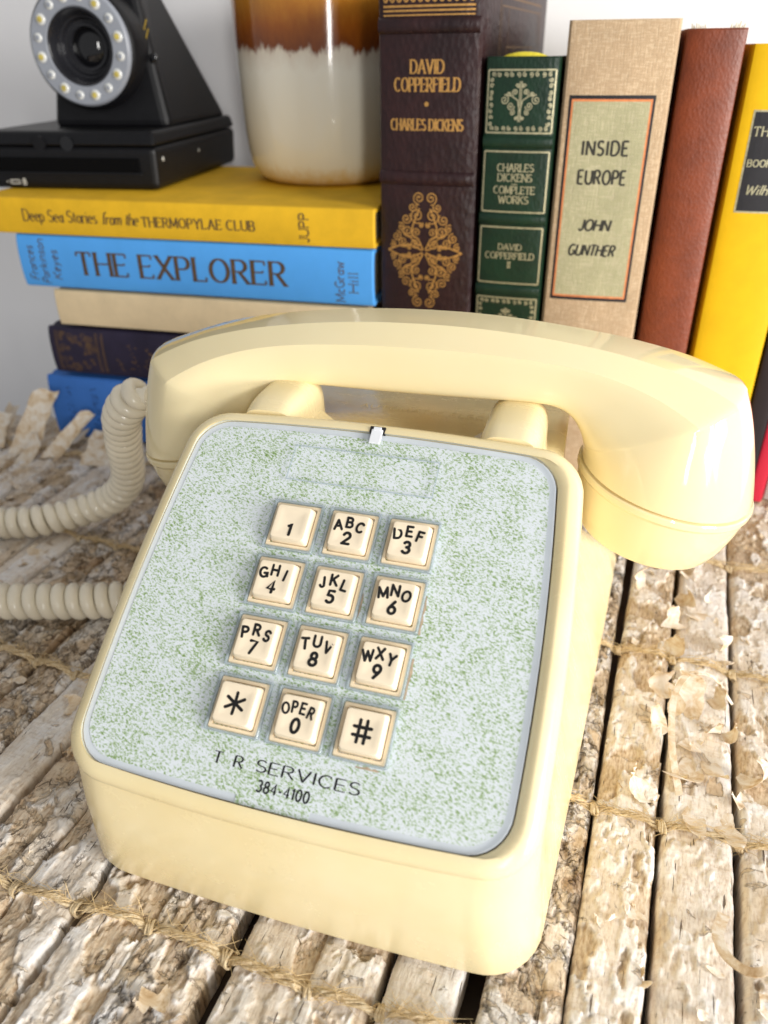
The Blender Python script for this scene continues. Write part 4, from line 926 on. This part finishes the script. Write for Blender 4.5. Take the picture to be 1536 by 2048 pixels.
e, cv, fn = book('book', 'mustard yellow book on top of the flat stack under the black camera', lying(-14, -1, 145.9), 21, 247, 158, 'yellow_cloth', 1.6, group=GS)
ik = Ink(); ik.text('Deep Sea Stories', 30, -2.6, 6.6, .95, .5, .08, fit=49, gap=.16); ik.text('from the', 82.5, -2.9, 6.6, .95, .5, 0, slant=.22, fit=23, gap=.14); ik.text('THERMOPYLAE CLUB', 108.3, -3.2, 5.2, 1.0, .5, .11, fit=69.5, gap=.26)
lay_flat(ik, 'spine_title', fn, 21, 'brown_ink', cv); ik = Ink(); ik.text('JUPP', 209.5, -8.0, 5.2, 1.0, .5, .1, rot=R_(90), fit=15)
lay_flat(ik, 'spine_author', fn, 21, 'brown_ink', cv)
# standing row
e, cv, fn = book('book', 'tall maroon leather book with gold spine lettering and diamond ornament', standing(234.5, 286.5, 1, -5), 51.5, 262, 182, 'maroon', 3.4, joint=1.6, group=GU)
for z in (172, 239): band(fn, 'maroon', cv, 51.5, z, 7, 2.0)
band(fn, 'maroon', cv, 51.5, 96, 7, 2.0)
ik = Ink()
ik.text('DAVID', 0, 219.3, 5.6, 1.1, .5, .12, align='c', fit=16.5); ik.text('COPPERFIELD', 0, 211.6, 5.7, 1.1, .5, .12, align='c', fit=33); ik.text('CHARLES DICKENS', 0, 194.4, 4.9, 1.0, .48, .12, align='c', fit=37)
a_ = np.linspace(0, math.pi, 9); ik.R.append((np.stack([1.1 * np.cos(a_), 206 + 1.1 * np.sin(a_)], 1), np.stack([1.1 * np.cos(a_), 206 - 1.1 * np.sin(a_)], 1)))
lay = ik.lay('spine_lettering', fn, 'gold', cv, .12)
ik = Ink(); cz_ = 135.5
for (x, y, r_, a0, tn) in [(3.3, 27, 3.3, -1.6, 1.6), (6.8, 22.5, 2.4, 2.6, 1.4), (4.2, 18.2, 3.9, 4.2, 1.7), (10.2, 16.5, 2.9, 2.2, 1.5), (13.2, 12.2, 2.2, 1.0, 1.3), (9.2, 10.3, 3.2, 3.6, 1.6), (15.6, 7.4, 2.7, 1.6, 1.5), (12.0, 4.6, 2.9, 3.3, 1.6), (17.9, 2.9, 2.0, 1.2, 1.3), (4.4, 9.8, 2.6, 4.6, 1.5), (5.2, 4.2, 2.8, 3.0, 1.5), (8.6, 1.7, 1.5, 0, 1.2), (2.0, 13.6, 1.4, 2, 1.2)]:
    for sx in (-1, 1):
        for sy in (-1, 1):
            aa = a0 if sx > 0 else math.pi - a0
            aa = aa if sy > 0 else -aa
            ik.spiral(sx * x, cz_ + sy * y, r_, aa, tn, .62, sx * sy)
for sx in (-1, 1):
    for sy in (-1, 1):
        ik.stroke([(sx * .6, cz_ + sy * 1), (sx * 3.4, cz_ + sy * 6.5), (sx * 7, cz_ + sy * 8), (sx * 6.6, cz_ + sy * 13), (sx * 3, cz_ + sy * 22)], .8)
        ik.stroke([(sx * 1, cz_ + sy * .6), (sx * 8, cz_ + sy * 3.4), (sx * 14, cz_ + sy * 2.5), (sx * 20.6, cz_)], .8)
        ik.stroke([(sx * 3.2, cz_ + sy * 3.2), (sx * 9, cz_ + sy * 8), (sx * 13, cz_ + sy * 10)], .7)
ik.lay('spine_ornament', fn, 'gold', cv, .12)
ik = Ink()
for z in (243.2, 245.0): ik.stroke(np.linspace((-22.5, z), (22.5, z), 13), .8 if z > 244 else .6)
for x in np.linspace(-21, 21, 13):
    for dz in (0, 3.2): ik.spiral(x, 249.4 + dz, 2.0, 0, 1.0, .75)
ik.stroke(np.linspace((-22.5, 246.8), (22.5, 246.8), 13), .9)
ik.lay('spine_border', fn, 'gold', cv, .12)
# gilt tooling on the maroon side board
bd = lambda x, z, l: (51.5 / 2 + l, x, z)
ik = Ink(); ik.rect(40, 160, 20, 252, 1.0); ik.rect(44, 156, 24, 248, .6); ik.rect(58, 140, 40, 230, .8)
for y in (44, 62, 150): ik.stroke(np.linspace((y, 24), (y, 248), 9), .7)
for k_ in range(26): ik.spiral(60 + 76 * rnd.random(), 215 + 14 * rnd.random(), 2.6, rnd.random() * 6, 1.4, .6)
ik.lay('board_gilding', bd, 'dullgold', cv, .12)
e, cv, fn = book('book', 'dark green leather book with silver gilt panels on the spine', standing(288, 324, 1, -4), 35.6, 226, 150, 'green', 2.4, group=GU)
for z in (189.4, 153.4, 117, 81): band(fn, 'green', cv, 35.6, z, 6, 1.5)
ik = Ink()
for z0_, z1_ in ((193.6, 220.5), (157, 185.2), (121, 149.4), (85, 113)): ik.rect(-16, 16, z0_, z1_, .75)
for (z0_, z1_) in ((193.6, 220.5), (85, 113)):
    for t in np.linspace(-13.5, 13.5, 10):
        ik.spiral(t, z1_ - 1.9, 1.15, t, 1.2, .45); ik.spiral(t, z0_ + 1.9, 1.15, t, 1.2, .45)
    for t in np.linspace(z0_ + 4, z1_ - 4, 8): ik.spiral(-14.2, t, 1.1, t, 1.2, .45); ik.spiral(14.2, t, 1.1, t, 1.2, .45)
    zc_ = (z0_ + z1_) / 2 - .3
    for (x, y, r_, a0, tn) in [(7.6, 1.2, 2.2, 1.5, 1.5), (4.4, -1.4, 1.9, 3.2, 1.5), (2.6, 4.4, 1.5, -1.2, 1.4), (1.4, 7.0, 1.1, 0, 1.2), (3.6, -4.2, 1.3, 2, 1.3), (1.6, -6.6, 1.0, 2, 1.2), (5.4, 3.4, 1.1, 0, 1.2)]:
        for sx in (-1, 1): ik.spiral(sx * x, zc_ + y, r_, a0 if sx > 0 else math.pi - a0, tn, .5, sx)
    for sx in (-1, 1):
        ik.stroke([(0, zc_ - 4), (sx * 1.2, zc_ + 1), (sx * 4.5, zc_ + 3), (sx * 7, zc_ + 3.2)], .6); ik.stroke([(sx * .4, zc_ - 8.4), (sx * .4, zc_ + 9)], .5)
ik.text('CHARLES', 0, 176.2, 3.4, .62, .4, .12, align='c', fit=18); ik.text('DICKENS', 0, 171.6, 3.4, .62, .4, .12, align='c', fit=17); ik.stroke([(-1.5, 170.2), (1.5, 170.2)], .4)
ik.text('COMPLETE', 0, 165.8, 3.4, .62, .4, .12, align='c', fit=20.5); ik.text('WORKS', 0, 161.2, 3.4, .62, .4, .12, align='c', fit=15)
ik.text('DAVID', 0, 138.2, 2.9, .55, .38, .12, align='c', fit=12); ik.text('COPPERFIELD', 0, 133.6, 3.1, .55, .38, .12, align='c', fit=25.5); ik.text('II', 0, 129.2, 2.8, .6, .4, .2, align='c')
ik.lay('spine_gilding', fn, 'palegold', cv, .1)
hbm = MB(); hbm.tube([(x, 5.2 + 7 * (x / 11) ** 2 * .2, 222.5 + 3.6 * math.sqrt(max(0, 1 - (x / 11.5) ** 2))) for x in np.linspace(-11, 11, 17)], 1.9, 10); hbm.build('headband', simple('yellow_headband', srgb(232, 214, 60), .5, .1, 600), e)
e, cv, fn = book('book', 'thick beige linen book with sage green title label on the spine', standing(325.5, 375, 0, 0), 49, 240, 165, 'linen', 2.6, joint=2.2, group=GU)
def panel(name, x0, x1, z0_, z1_, m_, par, lift, sk=0.0):
    xs = np.linspace(x0, x1, 9); return mk(name, [fn(x, z, lift) for z in (z0_, z1_) for x in xs], [(i, i + 1, i + 10, i + 9) for i in range(8)], m_, par, smooth=False, recalc=False)
lb = panel('label_border', -21.2, 18.0, 114.4, 210, 'label_black', cv, .10)
panel('label_rule', -20.0, 16.8, 116, 208.4, 'label_orange', lb, .14); panel('title_label', -19.1, 15.9, 117, 207.4, 'label_green', lb, .18)
ik = Ink(); ik.text('INSIDE', -2.0, 184.4, 6.2, 1.2, 1.0, align='c', fit=21.5, gap=.32); ik.text('EUROPE', -2.0, 171.4, 6.2, 1.2, 1.0, align='c', fit=22.5, gap=.28)
ik.text('JOHN', -3.0, 149.6, 5.2, 1.15, .9, align='c', slant=.18, fit=14.5); ik.text('GUNTHER', -3.0, 137.4, 5.2, 1.15, .9, align='c', slant=.18, fit=22.5)
ik.lay('label_lettering', fn, simple('faded_black_print', srgb(52, 50, 42), .7, .2, 900), lb, .22)
e, cv, fn = book('book', 'slim russet brown leather book with a plain rounded spine', standing(377, 403, 0, 0), 25.6, 236, 160, 'tan', 3.6, joint=1.2, group=GU)
for sgn in (-1, 1):   # frayed head of the spine
    fr_ = MB()
    for k_ in range(7):
        x = sgn * (5 + k_ * .9); fr_.tube([fn(x, 234.5, -1.2), fn(x + sgn * .6, 236.8 + random.uniform(0, 1.8), -2 - random.random() * 2)], [.55, .2], 5)
    q_ = fr_.build('frayed_edge', 'pages', cv); q_['kind'] = 'stuff'
e, cv, fn = book('book', 'bright yellow book with black title label on the spine', standing(406, 440, 1, 0), 34, 230, 160, 'yellow2_cloth', 3.0, joint=2.4, group=GU)
lb = panel('label_border', -11.4, 12.5, 160.2, 204.2, 'palegold', cv, .10); panel('title_label', -10.6, 11.7, 161, 203.4, 'label_black', lb, .15)
ik = Ink(); ik.text('THE', -9.6, 193.6, 3.7, .62, .4, .1, gap=.3); ik.text('BOOK', -9.6, 180.6, 2.9, .55, .38, .1, gap=.24); ik.text('Wilhelm', -8.2, 168.4, 4.2, .6, .4, slant=.25, gap=.2)
ik.lay('label_lettering', fn, 'palegold', lb, .2)
book('book', 'black cloth book between the yellow and the red book', standing(442, 452.5, 6, 0), 10.4, 210, 150, 'dark_cloth', 1.2, board=1.8, group=GU)
book('book', 'thin red cloth book beside the black one', standing(453.5, 461, 10, 0), 7.4, 205, 150, 'red_cloth', .8, board=1.5, group=GU)
book('book', 'pale grey book at the right end of the row', standing(462, 478, 14, 0), 15.5, 205, 150, 'grey_cloth', 1.2, board=1.8, group=GU)

# ------------------------------------------------------------------ mug
p = bw(173.5, 112, 156.6); mg = thing('ceramic_tumbler', 'ceramic tumbler glazed brown over creamy white on the yellow book', 'mug', p, 0)
mm = MB(); mm.lathe([(20, 0.2), (38, 0), (43, 1.2), (47.6, 5), (50.6, 11), (52.2, 19), (53.2, 30), (54.6, 60), (55.8, 90), (56.4, 112), (56.6, 121), (55.8, 122.6), (54.2, 122.6), (53.2, 121), (52.6, 90), (50, 40), (46, 12), (38, 6.5), (10, 6)], 96); mm.build('vessel', 'mug', mg, ang=60)

# ------------------------------------------------------------------ instant camera
p = bw(89, 35, 156.6); ic = thing('instant_camera', 'black instant film camera with a ring flash round the lens', 'camera', p, BYAW + R_(4.9))
def prism(name, bot, top, m_, bv=2.0, par=ic, seg=3):
    mb = MB(); mb.loft([bot, top], True, True); return bev(mb.build(name, m_, par, smooth=False), bv, seg)
base = MB()
def brect(x0, x1, y0, y1, z): return [(x0, y0, z), (x1, y0, z), (x1, y1, z), (x0, y1, z)]
lowb = prism('base', brect(-114, -1, 1, 146, .2), brect(-115, 0, 0, 148, 24.2), 'black', 3.5)
prism('top_deck', brect(-115, 0, .2, 148, 24.8), brect(-112, -2, 5, 146, 32.6), 'black', 2.0)
prism('film_slot', brect(-104, -11, -.6, 3, 10.6), brect(-104, -11, -.6, 3, 18.2), 'slot_black', .4, lowb)
prism('film_lip', brect(-105, -10, -1.4, 2, 9.0), brect(-105, -10, -.9, 2, 10.2), 'black', .3, lowb)
prism('body', brect(-81, -2.5, 33, 142, 31.5), [(-66, 44, 128), (-19, 44, 128), (-24, 66, 128), (-62, 66, 128)], 'black', 5)
for x in (-74, -56): 
    d_ = MB(); d_.lathe([(4.2, 0), (4.2, 1.2), (3.2, 1.8)], 20, (x, .4, 26), np.array([[1, 0, 0], [0, 0, -1.0], [0, 1.0, 0]]).T); d_.build('front_button', 'black_gloss' if x == -56 else 'black', lowb)
AXN = np.stack([np.array([1.0, 0, 0]), np.array([0, 0, 1.0]), np.array([0, -1.0, 0])], 1)
LC = (-45.5, 20, 76)
hd = MB(); hd.lathe([(33.5, -20), (33.5, -4), (32.5, -1), (31.5, 0), (20.2, 0), (20.2, -12), (3, -12)], 64, LC, AXN); hd.build('lens_housing', 'black', ic)
rg = MB(); rg.lathe([(20.0, -2), (20.0, 1.4), (20.8, 2.4), (29.8, 2.4), (30.8, 1.6), (31.2, 0), (31.2, -2)], 64, LC, AXN, cap0=False, cap1=False); rgo = rg.build('ring_flash', 'ringgrey', ic)
ln = MB(); ln.lathe([(20.1, 2.0), (19.4, 2.2), (18.8, 1.6), (16.0, -5), (15.4, -5.2), (14.0, -8), (12.6, -8.4), (12.4, -7.2), (10.8, -7.0), (10.2, -9.5), (7, -10.5)], 64, LC, AXN, cap0=False); lno = ln.build('lens_barrel', 'barrel', ic, ang=25)
gl = MB(); gl.lathe([(10.2, -9.2), (7.5, -7.4), (4, -6.3), (1, -6.0)], 40, LC, AXN); gl.build('lens_glass', 'black_gloss', lno)
for k_ in range(16):
    a_ = 2 * math.pi * (k_ + .5) / 16; cx_, cz2 = LC[0] + 25.4 * math.cos(a_), LC[2] + 25.4 * math.sin(a_); bigl = k_ % 2 == 0
    d_ = MB(); r_ = 3.0 if bigl else 2.5
    d_.lathe([(r_, 1.8), (r_, 2.7), (r_ * .8, 3.3), (r_ * .3, 3.6)], 18, (cx_, LC[1], cz2), AXN); lo = d_.build('flash_led', 'led_white', rgo)
    d_ = MB(); d_.lathe([(r_ * .55, 3.2), (r_ * .55, 3.7), (r_ * .2, 3.9)], 12, (cx_, LC[1], cz2), AXN); d_.build('led_chip' if bigl else 'led_dot', 'led_yellow' if bigl else 'ringgrey', rgo)
ik = Ink(); ik.stroke([(-11.0, 90), (-13.2, 84.5), (-10.4, 85.2), (-12.6, 79.5)], .8); ik.lay('flash_mark', lambda x, z, l: (x, 33 + (z - 31.5) * .114 - l, z), 'print_yellow', ic, .4)
d_ = MB(); d_.lathe([(2.6, 0), (2.6, 1.2), (1.6, 1.8)], 18, (-9, 37.5, 70), AXN); d_.build('sensor', 'black_gloss', ic)
ik = Ink(); ik.text('-', -101, 3.0, 3.0, .9); ik.rect(-98.2, -92.2, 3.2, 5.2, .7); ik.text('8', -90, 2.6, 3.4, .9); ik.lay('front_print', lambda x, z, l: (x, .9 - z * .042 - l, z), 'print_white', lowb, .25)
for (y, z, r_) in ((10, 17, 1.3), (70, 16, 1.0)):
    d_ = MB(); d_.lathe([(r_, 0), (r_, .5), (r_ * .5, .7)], 14, (-.1, y, z), np.stack([np.array([0, 1.0, 0]), np.array([0, 0, 1.0]), np.array([1.0, 0, 0])], 1)); d_.build('strap_pin', 'print_white', lowb)
